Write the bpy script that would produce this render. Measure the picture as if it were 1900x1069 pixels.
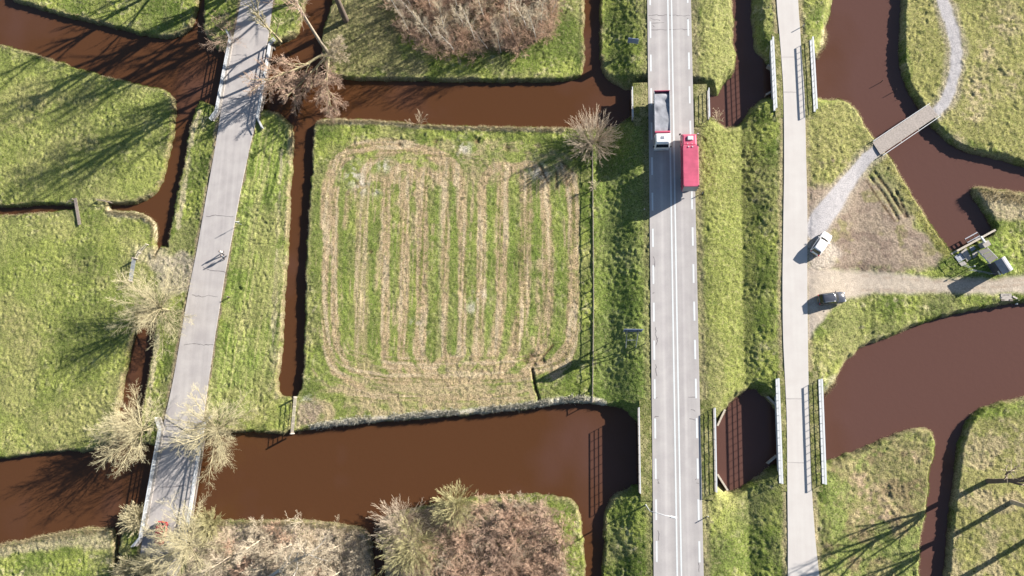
import bpy, math, random
import numpy as np
from mathutils import Vector, Matrix, Quaternion
for o in list(bpy.data.objects): bpy.data.objects.remove(o)
SC = bpy.context.scene
R = math.radians
# ------------------------------------------------------------------ camera (a drone looking almost straight down)
F_PX, CX, CY, CAM_H = 1340.0, 950.0, 534.5, 117.9
def nrm(v): v = np.array(v, float); return v / np.linalg.norm(v)
ZC = nrm((-130.0, 230.0, 1340.0))                  # world up seen from the camera
YC = np.array((168.0, 7824.0, -1340.0)); YC = nrm(YC - ZC * YC.dot(ZC))   # the main road's direction
XC = np.cross(YC, ZC)
M3 = np.array([XC, YC, ZC])                        # camera axes -> world axes
cam = bpy.data.cameras.new('camera'); cam_o = bpy.data.objects.new('camera', cam); SC.collection.objects.link(cam_o)
cam.sensor_width = 36.0; cam.lens = F_PX / 1900.0 * 36.0; cam.clip_start = 1.0; cam.clip_end = 5000.0
cam_o.matrix_world = Matrix.Translation((0, 0, CAM_H)) @ Matrix(M3.tolist()).to_4x4()
SC.camera = cam_o
# ------------------------------------------------------------------ sky, sun, exposure
SUN_EL = 22.0
def P(px, py, z=0.0):                              # where the photograph's point lies on the level z
    d = M3 @ np.array((px - CX, CY - py, -F_PX)); t = (z - CAM_H) / d[2]
    return Vector((d[0] * t, d[1] * t, z))
_sd = P(1036, 1026, 0) - P(1198, 938, 0)           # a pole's shadow on the ground
SUN_AZ = math.atan2(-_sd.y, -_sd.x)                # from where the light comes
world = bpy.data.worlds.new('World'); SC.world = world; world.use_nodes = True
wn = world.node_tree.nodes; wl = world.node_tree.links
sky = wn.new('ShaderNodeTexSky'); sky.sky_type = 'NISHITA'; sky.sun_disc = False
sky.sun_elevation = R(SUN_EL); sky.sun_rotation = math.pi / 2 - SUN_AZ; sky.air_density = 1.0; sky.dust_density = 0.6
bg = wn['Background']; bg.inputs[1].default_value = 0.046
wl.new(sky.outputs[0], bg.inputs[0])
sun = bpy.data.lights.new('sun', 'SUN'); sun.energy = 4.8; sun.angle = R(0.5); sun.color = (1.0, 0.91, 0.80)
sun_o = bpy.data.objects.new('sun', sun); SC.collection.objects.link(sun_o)
_sv = Vector((math.cos(SUN_AZ) * math.cos(R(SUN_EL)), math.sin(SUN_AZ) * math.cos(R(SUN_EL)), math.sin(R(SUN_EL))))
sun_o.rotation_euler = _sv.to_track_quat('Z', 'Y').to_euler(); sun_o.location = _sv * 150
SC.view_settings.view_transform = 'Standard'; SC.view_settings.look = 'None'; SC.view_settings.gamma = 1.0
SC.view_settings.exposure = 1.75
GAIN = 4.8 * math.sin(R(SUN_EL)) / math.pi * 2 ** 1.75 * 1.12
# ------------------------------------------------------------------ helpers
rng = np.random.default_rng(7)
def lin(c):
    c = np.array(c, float) / 255.0
    return np.where(c <= 0.04045, c / 12.92, ((c + 0.055) / 1.055) ** 2.4)
def alb(r, g, b): return np.clip(lin((r, g, b)) / GAIN / np.array((1.0, 0.925, 0.86)), 0.002, 0.85)   # base colour of a level sunlit surface that shows as r,g,b
def smooth(a, b, x): t = np.clip((x - a) / (b - a), 0, 1); return t * t * (3 - 2 * t)
def mix(a, b, t): return a * (1 - t) + b * t
_noise_tabs = {}
def vnoise(x, y, seed):
    if seed not in _noise_tabs: _noise_tabs[seed] = np.random.default_rng(seed).random((256, 256)).astype(np.float32)
    T = _noise_tabs[seed]
    xi = np.floor(x).astype(np.int64); yi = np.floor(y).astype(np.int64)
    fx = (x - xi).astype(np.float32); fy = (y - yi).astype(np.float32)
    fx = fx * fx * (3 - 2 * fx); fy = fy * fy * (3 - 2 * fy)
    x0 = xi & 255; x1 = (xi + 1) & 255; y0 = yi & 255; y1 = (yi + 1) & 255
    return (T[x0, y0] * (1 - fx) + T[x1, y0] * fx) * (1 - fy) + (T[x0, y1] * (1 - fx) + T[x1, y1] * fx) * fy
def fbm(x, y, scale, seed, octs=3, gain=0.55):     # 0..1, mean 0.5
    s = 0; a = 1; t = 0; c, n = math.cos(0.6), math.sin(0.6); u = x / scale; v = y / scale
    for k in range(octs):
        s = s + a * vnoise(u + 17.3 * k, v + 9.1 * k, seed + k); t += a; a *= gain
        u, v = (c * u - n * v) * 2.03, (n * u + c * v) * 2.03
    return s / t
def tag(o, label=None, cat=None, group=None, kind=None):
    if label: o['label'] = label
    if cat: o['category'] = cat
    if group: o['group'] = group
    if kind: o['kind'] = kind
    return o
def empty(name, loc=(0, 0, 0), rz=0.0, parent=None):
    o = bpy.data.objects.new(name, None); SC.collection.objects.link(o); o.location = loc; o.rotation_euler = (0, 0, rz)
    o.empty_display_size = 0.3
    if parent: o.parent = parent
    return o
def mesh_np(name, co, faces, mat, parent=None, smooth_=False, attr=None, loc=None):
    """co (n,3); faces: (m,k) array of one face size"""
    me = bpy.data.meshes.new(name); co = np.asarray(co, np.float32); faces = np.asarray(faces, np.int32)
    m, k = faces.shape
    me.vertices.add(len(co)); me.vertices.foreach_set('co', co.ravel())
    me.loops.add(m * k); me.loops.foreach_set('vertex_index', faces.ravel())
    me.polygons.add(m); me.polygons.foreach_set('loop_start', np.arange(0, m * k, k, dtype=np.int32))
    me.update(calc_edges=True)
    if smooth_: me.polygons.foreach_set('use_smooth', np.ones(m, bool))
    if attr is not None:
        a = me.attributes.new('alb', 'FLOAT_COLOR', 'POINT')
        c4 = np.ones((len(co), 4), np.float32); c4[:, :3] = attr; a.data.foreach_set('color', c4.ravel())
    me.materials.append(mat)
    o = bpy.data.objects.new(name, me); SC.collection.objects.link(o)
    if parent: o.parent = parent
    if loc is not None: o.location = loc
    return o
class MB:
    """collects boxes, tubes and lofts into ONE mesh object"""
    def __init__(s): s.v = []; s.f = []; s.mi = []
    def add(s, vs, fs, m=0):
        b = len(s.v); s.v += [tuple(v) for v in vs]; s.f += [tuple(i + b for i in f) for f in fs]; s.mi += [m] * len(fs); return s
    def box(s, c, d, rz=0.0, m=0, taper=1.0):
        hx, hy, hz = d[0] / 2, d[1] / 2, d[2] / 2; cs, sn = math.cos(rz), math.sin(rz); vs = []
        for z in (-hz, hz):
            k = taper if z > 0 else 1.0
            for x, y in ((-hx, -hy), (hx, -hy), (hx, hy), (-hx, hy)):
                x *= k; y *= k
                vs.append((c[0] + x * cs - y * sn, c[1] + x * sn + y * cs, c[2] + z))
        return s.add(vs, [(3, 2, 1, 0), (4, 5, 6, 7), (0, 1, 5, 4), (1, 2, 6, 5), (2, 3, 7, 6), (3, 0, 4, 7)], m)
    def tube(s, pts, r, n=8, m=0, r2=None, cap=True):
        pts = [Vector(p) for p in pts]; k = len(pts); rings = []
        for i, p in enumerate(pts):
            d = (pts[min(i + 1, k - 1)] - pts[max(i - 1, 0)])
            if d.length < 1e-9: d = Vector((0, 0, 1))
            d.normalize(); a = d.orthogonal().normalized() if i == 0 else (a - d * a.dot(d)).normalized()
            b = d.cross(a); rr = r if r2 is None else r + (r2 - r) * i / max(1, k - 1)
            rings.append([p + (a * math.cos(2 * math.pi * j / n) + b * math.sin(2 * math.pi * j / n)) * rr for j in range(n)])
        vs = [v for q in rings for v in q]; fs = []
        for i in range(k - 1):
            for j in range(n): fs.append((i * n + j, i * n + (j + 1) % n, (i + 1) * n + (j + 1) % n, (i + 1) * n + j))
        if cap: fs.append(tuple(range(n - 1, -1, -1))); fs.append(tuple((k - 1) * n + j for j in range(n)))
        return s.add(vs, fs, m)
    def bar(s, p0, p1, w, h, m=0):                  # a beam of w (sideways) x h (up) from p0 to p1
        p0, p1 = Vector(p0), Vector(p1); d = (p1 - p0).normalized(); sd = d.cross(Vector((0, 0, 1)))
        if sd.length < 1e-4: sd = Vector((1, 0, 0))
        sd.normalize(); up = sd.cross(d); vs = []
        for p in (p0, p1):
            for a, b in ((-1, -1), (1, -1), (1, 1), (-1, 1)): vs.append(p + sd * (a * w / 2) + up * (b * h / 2))
        return s.add(vs, [(3, 2, 1, 0), (4, 5, 6, 7), (0, 1, 5, 4), (1, 2, 6, 5), (2, 3, 7, 6), (3, 0, 4, 7)], m)
    def loft(s, rings, m=0, caps=True):
        n = len(rings[0]); vs = [v for q in rings for v in q]; fs = []
        for i in range(len(rings) - 1):
            for j in range(n): fs.append((i * n + j, i * n + (j + 1) % n, (i + 1) * n + (j + 1) % n, (i + 1) * n + j))
        if caps: fs.append(tuple(range(n - 1, -1, -1))); fs.append(tuple((len(rings) - 1) * n + j for j in range(n)))
        return s.add(vs, fs, m)
    def build(s, name, mats, parent=None, smooth_=False, bevel=0.0, loc=None):
        me = bpy.data.meshes.new(name); me.from_pydata(s.v, [], s.f)
        for mt in (mats if isinstance(mats, (list, tuple)) else [mats]): me.materials.append(mt)
        me.polygons.foreach_set('material_index', s.mi)
        if smooth_: me.polygons.foreach_set('use_smooth', [True] * len(s.f))
        me.update(); o = bpy.data.objects.new(name, me); SC.collection.objects.link(o)
        if parent: o.parent = parent
        if loc is not None: o.location = loc
        if bevel > 0:
            b = o.modifiers.new('bevel', 'BEVEL'); b.width = bevel; b.segments = 2; b.limit_method = 'ANGLE'
        return o
# ------------------------------------------------------------------ materials
def mat_base(name):
    m = bpy.data.materials.new(name); m.use_nodes = True; n = m.node_tree.nodes; return m, n, m.node_tree.links, n['Principled BSDF']
def noise_node(n, l, scale, detail=4, vec=None):
    t = n.new('ShaderNodeTexNoise'); t.inputs['Scale'].default_value = scale; t.inputs['Detail'].default_value = detail
    if vec is None:
        g = n.new('ShaderNodeNewGeometry'); l.new(g.outputs['Position'], t.inputs['Vector'])
    else: l.new(vec, t.inputs['Vector'])
    return t
def plain(name, col, rough=0.6, metal=0.0, var=0.12, scale=6.0, spec=0.5, bump=0.0, coat=0.0):
    m, n, l, b = mat_base(name); t = noise_node(n, l, scale); r = n.new('ShaderNodeMapRange')
    r.inputs[3].default_value = 1 - var; r.inputs[4].default_value = 1 + var; r.inputs[1].default_value = 0.25; r.inputs[2].default_value = 0.75
    l.new(t.outputs[0], r.inputs[0]); x = n.new('ShaderNodeMix'); x.data_type = 'RGBA'; x.blend_type = 'MULTIPLY'; x.inputs[0].default_value = 1
    x.inputs[6].default_value = (*col, 1); l.new(r.outputs[0], x.inputs[7]); l.new(x.outputs[2], b.inputs['Base Color'])
    b.inputs['Roughness'].default_value = rough; b.inputs['Metallic'].default_value = metal; b.inputs['Specular IOR Level'].default_value = spec
    b.inputs['Coat Weight'].default_value = coat; b.inputs['Coat Roughness'].default_value = 0.05
    if bump > 0:
        bp = n.new('ShaderNodeBump'); bp.inputs['Strength'].default_value = bump; bp.inputs['Distance'].default_value = 0.05
        l.new(t.outputs[0], bp.inputs['Height']); l.new(bp.outputs[0], b.inputs['Normal'])
    return m
def ground_mat(name, scale=5.0, amp=0.35, bump=0.5, tint=None):
    m, n, l, b = mat_base(name); a = n.new('ShaderNodeAttribute'); a.attribute_name = 'alb'
    t = noise_node(n, l, scale, 6); r = n.new('ShaderNodeMapRange'); r.inputs[1].default_value = 0.3; r.inputs[2].default_value = 0.7
    r.inputs[3].default_value = 1 - amp; r.inputs[4].default_value = 1 + amp; l.new(t.outputs[0], r.inputs[0])
    x = n.new('ShaderNodeMix'); x.data_type = 'RGBA'; x.blend_type = 'MULTIPLY'; x.inputs[0].default_value = 1
    l.new(a.outputs['Color'], x.inputs[6]); l.new(r.outputs[0], x.inputs[7]); l.new(x.outputs[2], b.inputs['Base Color'])
    if tint is not None:                           # dead stalks, greener patches and scattered dark specks
        def extra(sc, lo, hi, off, col, fac, mode):
            mp = n.new('ShaderNodeMapping'); mp.inputs['Location'].default_value = (off, off * .7, 0); g = n.new('ShaderNodeNewGeometry'); l.new(g.outputs['Position'], mp.inputs[0])
            q = noise_node(n, l, sc, 5, mp.outputs[0]); k = n.new('ShaderNodeMapRange'); k.inputs[1].default_value = lo; k.inputs[2].default_value = hi; k.inputs[4].default_value = fac; l.new(q.outputs[0], k.inputs[0])
            w = n.new('ShaderNodeMix'); w.data_type = 'RGBA'; w.blend_type = mode; l.new(k.outputs[0], w.inputs[0]); w.inputs[7].default_value = (*col, 1); return w
        for sc, lo, hi, off, col, fac, mode in ((2.6, .54, .72, 13, tint, .42, 'MIX'), (1.3, .55, .72, 71, tuple(alb(112, 132, 62)), .45, 'MIX'), (3.4, .60, .68, 37, (.28, .30, .22), 1.0, 'MULTIPLY')):
            w = extra(sc, lo, hi, off, col, fac, mode); l.new(x.outputs[2], w.inputs[6]); x = w
        l.new(x.outputs[2], b.inputs['Base Color'])
    b.inputs['Roughness'].default_value = 0.95; b.inputs['Specular IOR Level'].default_value = 0.1
    bp = n.new('ShaderNodeBump'); bp.inputs['Strength'].default_value = bump; bp.inputs['Distance'].default_value = 0.12
    l.new(t.outputs[0], bp.inputs['Height']); l.new(bp.outputs[0], b.inputs['Normal'])
    return m

def blade_mat(name, col, var=0.25, scale=6.0):      # thin dry blades let some light through
    m = plain(name, col, .9, var=var, scale=scale, spec=.1); n, l = m.node_tree.nodes, m.node_tree.links; b = n['Principled BSDF']; out = n['Material Output']
    t = n.new('ShaderNodeBsdfTranslucent'); x = n.new('ShaderNodeMixShader'); x.inputs[0].default_value = .45
    src = b.inputs['Base Color'].links[0].from_socket; l.new(src, t.inputs['Color']); l.new(b.outputs[0], x.inputs[1]); l.new(t.outputs[0], x.inputs[2]); l.new(x.outputs[0], out.inputs['Surface'])
    return m
# ------------------------------------------------------------------ the lie of the land
ZW, Z_MAIN, Z_CYCLE, Z_LANE = -0.9, 1.6, 1.3, 0.3  # water, main road, cycle road, country lane
def proj(x, y, z):
    dx, dy, dz = x, y, z - CAM_H
    a = M3[0, 0] * dx + M3[1, 0] * dy + M3[2, 0] * dz
    b = M3[0, 1] * dx + M3[1, 1] * dy + M3[2, 1] * dz
    c = M3[0, 2] * dx + M3[1, 2] * dy + M3[2, 2] * dz
    return CX + F_PX * a / -c, CY - F_PX * b / -c
def chaikin(p, k=1):
    p = np.array(p, float)
    for _ in range(k):
        q = np.roll(p, -1, 0); a = p * 0.75 + q * 0.25; b = p * 0.25 + q * 0.75; p = np.empty((2 * len(a), 2)); p[0::2] = a; p[1::2] = b
    return p
def seg_dist(x, y, a, b):
    dx, dy = b[0] - a[0], b[1] - a[1]; L = dx * dx + dy * dy + 1e-9
    t = np.clip(((x - a[0]) * dx + (y - a[1]) * dy) / L, 0, 1)
    return np.hypot(x - a[0] - t * dx, y - a[1] - t * dy), t
def sdpoly(x, y, poly, far=40.0):                  # signed distance, positive inside, cut off at -far
    poly = np.array(poly, float); out = np.full(x.shape, -far, np.float32)
    x0, y0 = poly.min(0) - far; x1, y1 = poly.max(0) + far
    idx = np.nonzero((x > x0) & (x < x1) & (y > y0) & (y < y1))[0]
    if not len(idx): return out
    u, v = x[idx], y[idx]; d = np.full(u.shape, 1e9); ins = np.zeros(u.shape, bool); n = len(poly)
    for i in range(n):
        a, b = poly[i], poly[(i + 1) % n]; d = np.minimum(d, seg_dist(u, v, a, b)[0])
        if a[1] != b[1]:
            c = ((a[1] > v) != (b[1] > v)) & (u < (b[0] - a[0]) * (v - a[1]) / (b[1] - a[1]) + a[0]); ins ^= c
    out[idx] = np.where(ins, d, -np.minimum(d, far)); return out
def dline(x, y, pts, far=60.0):                    # distance to a polyline
    pts = np.array(pts, float); out = np.full(x.shape, far, np.float32)
    x0, y0 = pts.min(0) - far; x1, y1 = pts.max(0) + far
    idx = np.nonzero((x > x0) & (x < x1) & (y > y0) & (y < y1))[0]
    if not len(idx): return out
    u, v = x[idx], y[idx]; d = np.full(u.shape, far)
    for a, b in zip(pts[:-1], pts[1:]): d = np.minimum(d, seg_dist(u, v, a, b)[0])
    out[idx] = d; return out
# land, as seen in the photograph at the water's edge
LAND = [
 [(5,-200),(20,0),(50,10),(100,26),(170,42),(240,60),(290,71),(320,73),(345,67),(358,55),(364,40),(372,10),(384,-200)],
 [(-200,50),(0,82),(40,95),(100,112),(160,132),(220,148),(280,163),(310,168),(326,185),(329,205),(325,240),(318,285),(305,330),(290,358),(268,376),(240,381),(190,378),(150,383),(100,382),(50,384),(0,386),(-200,390)],
 [(141,365),(205,365),(207,396),(200,405),(141,408)],
 [(-200,410),(0,401),(60,397),(115,392),(140,388),(205,391),(235,392),(262,396),(283,406),(292,420),(293,440),(291,456),(300,500),(300,560),(290,577),(262,577),(258,600),(248,640),(238,680),(229,730),(222,780),(216,815),(205,828),(160,839),(140,836),(100,838),(50,845),(0,852),(-200,880)],
 [(288,457),(340,457),(340,578),(284,578)],
 [(372,190),(362,215),(350,260),(340,320),(328,380),(320,420),(313,455),(310,520),(294,580),(293,600),(285,650),(277,700),(270,740),(262,790),(256,820),(300,830),(372,822),(390,806),(445,801),(500,803),(545,806),(548,760),(546,735),(530,735),(522,730),(519,715),(523,650),(529,580),(533,500),(538,420),(541,360),(545,300),(548,262),(546,240),(535,222),(515,210),(490,203),(440,210),(400,200),(384,190)],
 [(381,-200),(379,15),(380,63),(392,80),(414,98),(440,100),(497,92),(530,80),(556,66),(560,50),(566,33),(571,0),(575,-200)],
 [(628,-200),(620,0),(607,40),(597,70),(598,110),(605,138),(630,147),(700,151),(800,153),(940,154),(1040,152),(1068,149),(1080,140),(1084,120),(1085,0),(1086,-200)],
 [(1111,-200),(1111,0),(1113,120),(1118,137),(1130,150),(1145,160),(1158,168),(1175,172),(1250,175),(1313,176),(1325,181),(1335,178),(1340,165),(1350,152),(1362,140),(1366,120),(1361,60),(1358,0),(1357,-200)],
 [(585,235),(590,226),(605,221),(650,222),(700,225),(760,230),(830,234),(900,236),(1000,238),(1050,238),(1100,240),(1130,238),(1142,232),(1155,222),(1172,213),(1250,212),(1317,215),(1325,218),(1338,228),(1350,237),(1365,236),(1380,220),(1395,197),(1410,185),(1424,175),(1470,178),(1514,178),(1530,183),(1550,181),(1570,187),(1585,200),(1595,215),(1605,235),(1618,250),(1655,300),(1680,345),(1705,385),(1730,425),(1750,450),(1765,469),(1803,449),(1841,428),(1832,410),(1820,390),(1805,372),(1797,360),(1798,348),(1815,345),(1850,352),(1900,360),(1980,375),(2100,395),(2100,555),(1980,560),(1890,562),(1850,568),(1810,575),(1760,585),(1700,607),(1650,625),(1600,645),(1575,665),(1562,680),(1555,700),(1545,720),(1530,735),(1520,745),(1480,762),(1440,765),(1430,755),(1415,735),(1402,720),(1390,722),(1375,735),(1358,748),(1345,765),(1330,790),(1260,798),(1190,800),(1180,785),(1165,768),(1150,758),(1130,753),(1110,752),(1090,748),(1060,748),(1040,751),(1000,757),(960,762),(900,768),(830,773),(760,778),(700,784),(650,788),(600,793),(550,803),(543,803),(543,740),(556,727),(563,700),(566,650),(567,600),(568,540),(570,480),(574,420),(577,350),(580,300),(583,250)],
 [(1118,1250),(1118,1000),(1119,960),(1125,935),(1140,915),(1160,905),(1175,896),(1250,892),(1330,890),(1345,905),(1355,910),(1368,905),(1385,893),(1400,885),(1420,870),(1435,858),(1480,855),(1530,853),(1550,847),(1590,832),(1640,812),(1680,797),(1710,792),(1728,797),(1733,815),(1730,850),(1725,880),(1718,930),(1710,980),(1703,1069),(1698,1250)],
 [(1392,-200),(1392,0),(1394,60),(1397,95),(1410,107),(1418,118),(1424,126),(1470,118),(1512,113),(1525,95),(1534,75),(1533,50),(1540,20),(1545,0),(1560,-200)],
 [(1672,-200),(1670,0),(1668,40),(1666,90),(1667,125),(1675,150),(1690,180),(1705,205),(1725,235),(1745,255),(1760,270),(1790,283),(1830,292),(1870,302),(1900,313),(1980,330),(2100,350),(2100,-200)],
 [(1747,1250),(1747,1069),(1755,1000),(1762,930),(1768,870),(1773,830),(1782,800),(1795,775),(1815,758),(1850,745),(1900,735),(1980,728),(2100,720),(2100,1250)],
 [(1087,1250),(1085,1069),(1083,1000),(1080,960),(1070,935),(1050,922),(1020,918),(980,915),(900,918),(830,928),(770,942),(722,952),(706,968),(706,1000),(712,1040),(716,1069),(725,1250)],
 [(226,1250),(226,1069),(226,1000),(234,984),(258,975),(300,968),(345,965),(470,965),(560,965),(600,968),(640,972),(675,980),(688,995),(693,1020),(697,1069),(705,1250)],
 [(-200,1050),(0,1012),(40,1003),(100,990),(150,980),(200,978),(214,982),(218,1010),(212,1069),(205,1250),(-200,1250)],
]
# roads: centre geometry in metres
def line_at(px_list, z): return [P(x, y, z) for x, y in px_list]
RX0 = (P(1201, 0, Z_MAIN).x + P(1213, 1069, Z_MAIN).x) / 2          # the main road runs along +Y
RX1 = (P(1282, 0, Z_MAIN).x + P(1306, 1069, Z_MAIN).x) / 2
CYC_L = line_at([(1437,-130),(1441,0),(1446,60),(1450,110),(1454,180),(1455,300),(1454,380),(1453,450),(1452,530),(1453,620),(1456,690),(1460,780),(1461,900),(1462,1000),(1462,1069),(1462,1200)], Z_CYCLE)
CYC_R = line_at([(1476,-130),(1481,0),(1485,60),(1488,110),(1493,180),(1496,300),(1498,380),(1498,450),(1498,530),(1499,620),(1500,690),(1502,780),(1506,900),(1513,1000),(1520,1069),(1530,1200)], Z_CYCLE)
LANE_L = line_at([(473,-130),(447,0),(436,55),(425,105),(410,205),(398,280),(382,370),(366,460),(350,540),(336,620),(324,690),(314,740),(300,800),(286,870),(271,950),(264,1000),(255,1069),(235,1200)], Z_LANE)
LANE_R = line_at([(533,-130),(507,0),(499,60),(490,110),(478,205),(464,270),(447,350),(432,430),(418,505),(409,560),(398,630),(388,700),(378,770),(368,840),(353,930),(343,1000),(331,1069),(310,1200)], Z_LANE)
def mid(a, b): return [((p + q) / 2).xy[:] for p, q in zip(a, b)]
CYC_C, LANE_C = mid(CYC_L, CYC_R), mid(LANE_L, LANE_R)
STEP = 0.19
_c = [P(x, y, 0) for x, y in ((-110, -110), (2010, -110), (-110, 1180), (2010, 1180))]
GX0, GX1 = min(p.x for p in _c), max(p.x for p in _c); GY0, GY1 = min(p.y for p in _c), max(p.y for p in _c)
NX, NY = int((GX1 - GX0) / STEP) + 1, int((GY1 - GY0) / STEP) + 1
gx, gy = np.meshgrid(GX0 + np.arange(NX) * STEP, GY0 + np.arange(NY) * STEP)
gx = gx.ravel(); gy = gy.ravel()
wx, wy = proj(gx, gy, ZW)
PXM = 11.15                                        # pixels per metre of the photograph, about
sd = np.full(gx.shape, -40.0, np.float32)
for k, L in enumerate(LAND): sd = np.maximum(sd, sdpoly(wx, wy, chaikin(L, 1)))
sd = sd / PXM + (fbm(gx, gy, 0.9, 11, 3) - 0.5) * 0.55 + (fbm(gx, gy, 4.0, 15, 2) - 0.5) * 0.4
# levels
dm_l, dm_r = RX0 - gx, gx - RX1                    # metres left / right of the main road
h_main = np.where(dm_l > 0, (Z_MAIN - 0.10) * (1 - smooth(1.2, 7.6, dm_l)), np.where(dm_r > 0, (Z_MAIN - 0.10) * (1 - smooth(1.6, 9.5, dm_r)), Z_MAIN - 0.10))
dc = dline(gx, gy, CYC_C); side = gx > np.interp(gy, [p[1] for p in CYC_C[::-1]], [p[0] for p in CYC_C[::-1]])
h_cyc = np.where(side, 0.35 + (Z_CYCLE - 0.45) * (1 - smooth(3.0, 11.0, dc)), (Z_CYCLE - 0.10) * (1 - smooth(2.5, 10.0, dc)))
h_cyc = np.where((side) & (dc > 59), 0.35, h_cyc)
far_e = smooth(14, 26, dc) * side                  # beyond the river
h_cyc = np.where(side, h_cyc * (1 - far_e) + 0.25 * far_e, h_cyc)
dl = dline(gx, gy, LANE_C); h_lane = (Z_LANE - 0.08) * (1 - smooth(3.2, 6.0, dl))
zl = np.maximum(np.maximum(h_main, h_cyc), h_lane) + (fbm(gx, gy, 9.0, 21, 2) - 0.5) * 0.22
road_core = np.minimum(np.where((gx > RX0 - 0.25) & (gx < RX1 + 0.25), 0, 1), np.minimum(smooth(2.0, 2.5, dc), smooth(3.0, 3.5, dl)))
zl = np.where((gx > RX0 - 0.3) & (gx < RX1 + 0.3), Z_MAIN - 0.10, zl)
zl = np.where(dc < 2.45, Z_CYCLE - 0.10, zl); zl = np.where(dl < 3.1, np.minimum(zl, Z_LANE - 0.09), zl)
bw = 0.42 + 1.3 * np.clip(zl, 0, 1.6)
bank = smooth(0.0, 1.0, (sd + 0.1) / bw)
gz = np.where(sd > -0.1, ZW - 0.12 + (zl - ZW + 0.12) * bank, ZW - 0.12 + np.maximum((sd + 0.1) * 0.8, -1.1))
px, py = proj(gx, gy, gz)                          # where each point of the ground shows
land = sd > 0
# ------------------------------------------------------------------ what grows where
G_BRIGHT, G_MID, G_DEEP = alb(172, 178, 90), alb(134, 147, 69), alb(88, 108, 46)
G_DULL, STRAW, TAN, BROWN = alb(160, 154, 104), alb(226, 206, 168), alb(214, 186, 146), alb(140, 112, 86)
PALE, MUDC, TRACK, GRAVEL = alb(236, 222, 202), alb(190, 165, 146), alb(222, 202, 182), alb(212, 203, 200)
def blob(poly, soft=8, namp=14, nscale=2.0, seed=50):
    s = sdpoly(px, py, poly); return smooth(-soft, soft, s + (fbm(gx, gy, nscale, seed, 3) - 0.5) * 2 * namp)
def stroke(pts, w, soft=2.0, namp=2.0, nscale=0.8, seed=60):
    return 1 - smooth(w - soft, w + soft, dline(px, py, pts) + (fbm(gx, gy, nscale, seed, 3) - 0.5) * 2 * namp)
n1, n2, n3, n4 = fbm(gx, gy, 7.0, 31, 3), fbm(gx, gy, 2.2, 35, 3), fbm(gx, gy, 0.7, 41, 3), fbm(gx, gy, 3.5, 45, 3)
def M_(a): return a[:, None]
A = mix(G_MID[None, :], G_BRIGHT[None, :], M_(smooth(0.35, 0.65, n1 * 0.5 + n2 * 0.5)))
A = mix(A, G_DEEP[None, :], M_(smooth(0.48, 0.72, n4) * 0.75))
A = mix(A, G_DULL[None, :], M_(smooth(0.50, 0.72, fbm(gx, gy, 5.0, 71, 3)) * 0.55))
A = mix(A, STRAW[None, :], M_(smooth(0.58, 0.75, n3) * smooth(0.45, 0.6, n2) * 0.5))
def paint(col, m): global A; A = mix(A, np.asarray(col)[None, :], M_(m))
# left meadows: yellower, worn
paint(alb(176, 178, 100), blob([(-150,60),(0,85),(320,175),(310,330),(265,372),(-150,385)], 10, 20) * 0.55)
paint(alb(172, 176, 96), blob([(-150,400),(290,410),(250,600),(215,820),(-150,850)], 10, 20) * 0.5)
for c, r, k in (((80,195),30,.8),((20,230),28,.7),((165,265),30,.6),((40,330),30,.5),((30,600),40,.5),((160,490),28,.8),((60,640),30,.6),((210,520),20,.8),((100,770),30,.5)):
    paint(alb(178, 164, 116), np.exp(-((px - c[0]) ** 2 / (r * 1.6) ** 2 + (py - c[1]) ** 2 / (r * 0.8) ** 2)) * smooth(0.35, 0.65, n3 * 0.6 + n2 * 0.4) * k)
# verge of the lane, brighter with pale trodden lines
paint(alb(170, 186, 92), blob([(470,250),(545,220),(540,430),(520,735),(390,790),(430,480)], 8, 12) * 0.5)
for pts, w in (([(523,280),(515,420),(510,560),(503,720)], 3), ([(540,260),(533,430),(523,640),(514,735)], 4), ([(330,420),(345,330),(358,240),(372,205)], 4), ([(270,790),(284,690),(296,610)], 4)):
    paint(STRAW, stroke(pts, w, 2, 7, 1.5) * 0.75)
for pts in ([(498,290),(482,480),(455,720)], [(470,300),(450,470),(428,700)], [(508,300),(495,470)]): paint(G_DEEP, stroke(pts, 1.2, 1, 2, 2) * 0.7)
ls = fbm(dl / .42, gy / 11.0, 1.0, 151, 2); paint(alb(204, 196, 130), blob([(470,250),(545,220),(540,430),(520,735),(390,790),(430,480)], 8, 6) * smooth(.56, .72, ls) * .7); paint(G_DEEP, blob([(470,250),(545,220),(540,430),(520,735),(390,790),(430,480)], 8, 6) * smooth(.40, .28, ls) * .7)
wet = fbm(gx, gy, 11.0, 161, 4); paint(alb(110, 122, 62), smooth(.56, .70, wet) * .6); paint(alb(186, 176, 116), smooth(.44, .30, wet) * .5)
# main road verges
paint(alb(132, 150, 74), blob([(1100,240),(1200,190),(1208,890),(1185,790),(1100,745)], 6, 12) * 0.6)
paint(alb(170, 166, 104), blob([(1296,-60),(1362,-60),(1366,130),(1330,175),(1290,170)], 6, 12) * 0.75)
paint(alb(154, 156, 86), blob([(1297,220),(1400,215),(1402,715),(1330,780),(1305,740)], 6, 16) * 0.8)
paint(alb(164, 156, 106), blob([(1310,760),(1345,780),(1340,640),(1310,600)], 6, 16) * 0.5)
paint(alb(160, 146, 112), stroke([(1286,-60),(1312,1130)], 8, 6, 3) * 0.75); paint(alb(150, 142, 98), stroke([(1196,-60),(1207,1130)], 7, 6, 4) * 0.7)
for cl in (CYC_L, CYC_R): paint(alb(190, 170, 132), (1 - smooth(0.35, 1.1, dline(gx, gy, [p.xy[:] for p in cl]) + (n3 - .5) * 0.8)) * 0.8)
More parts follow.
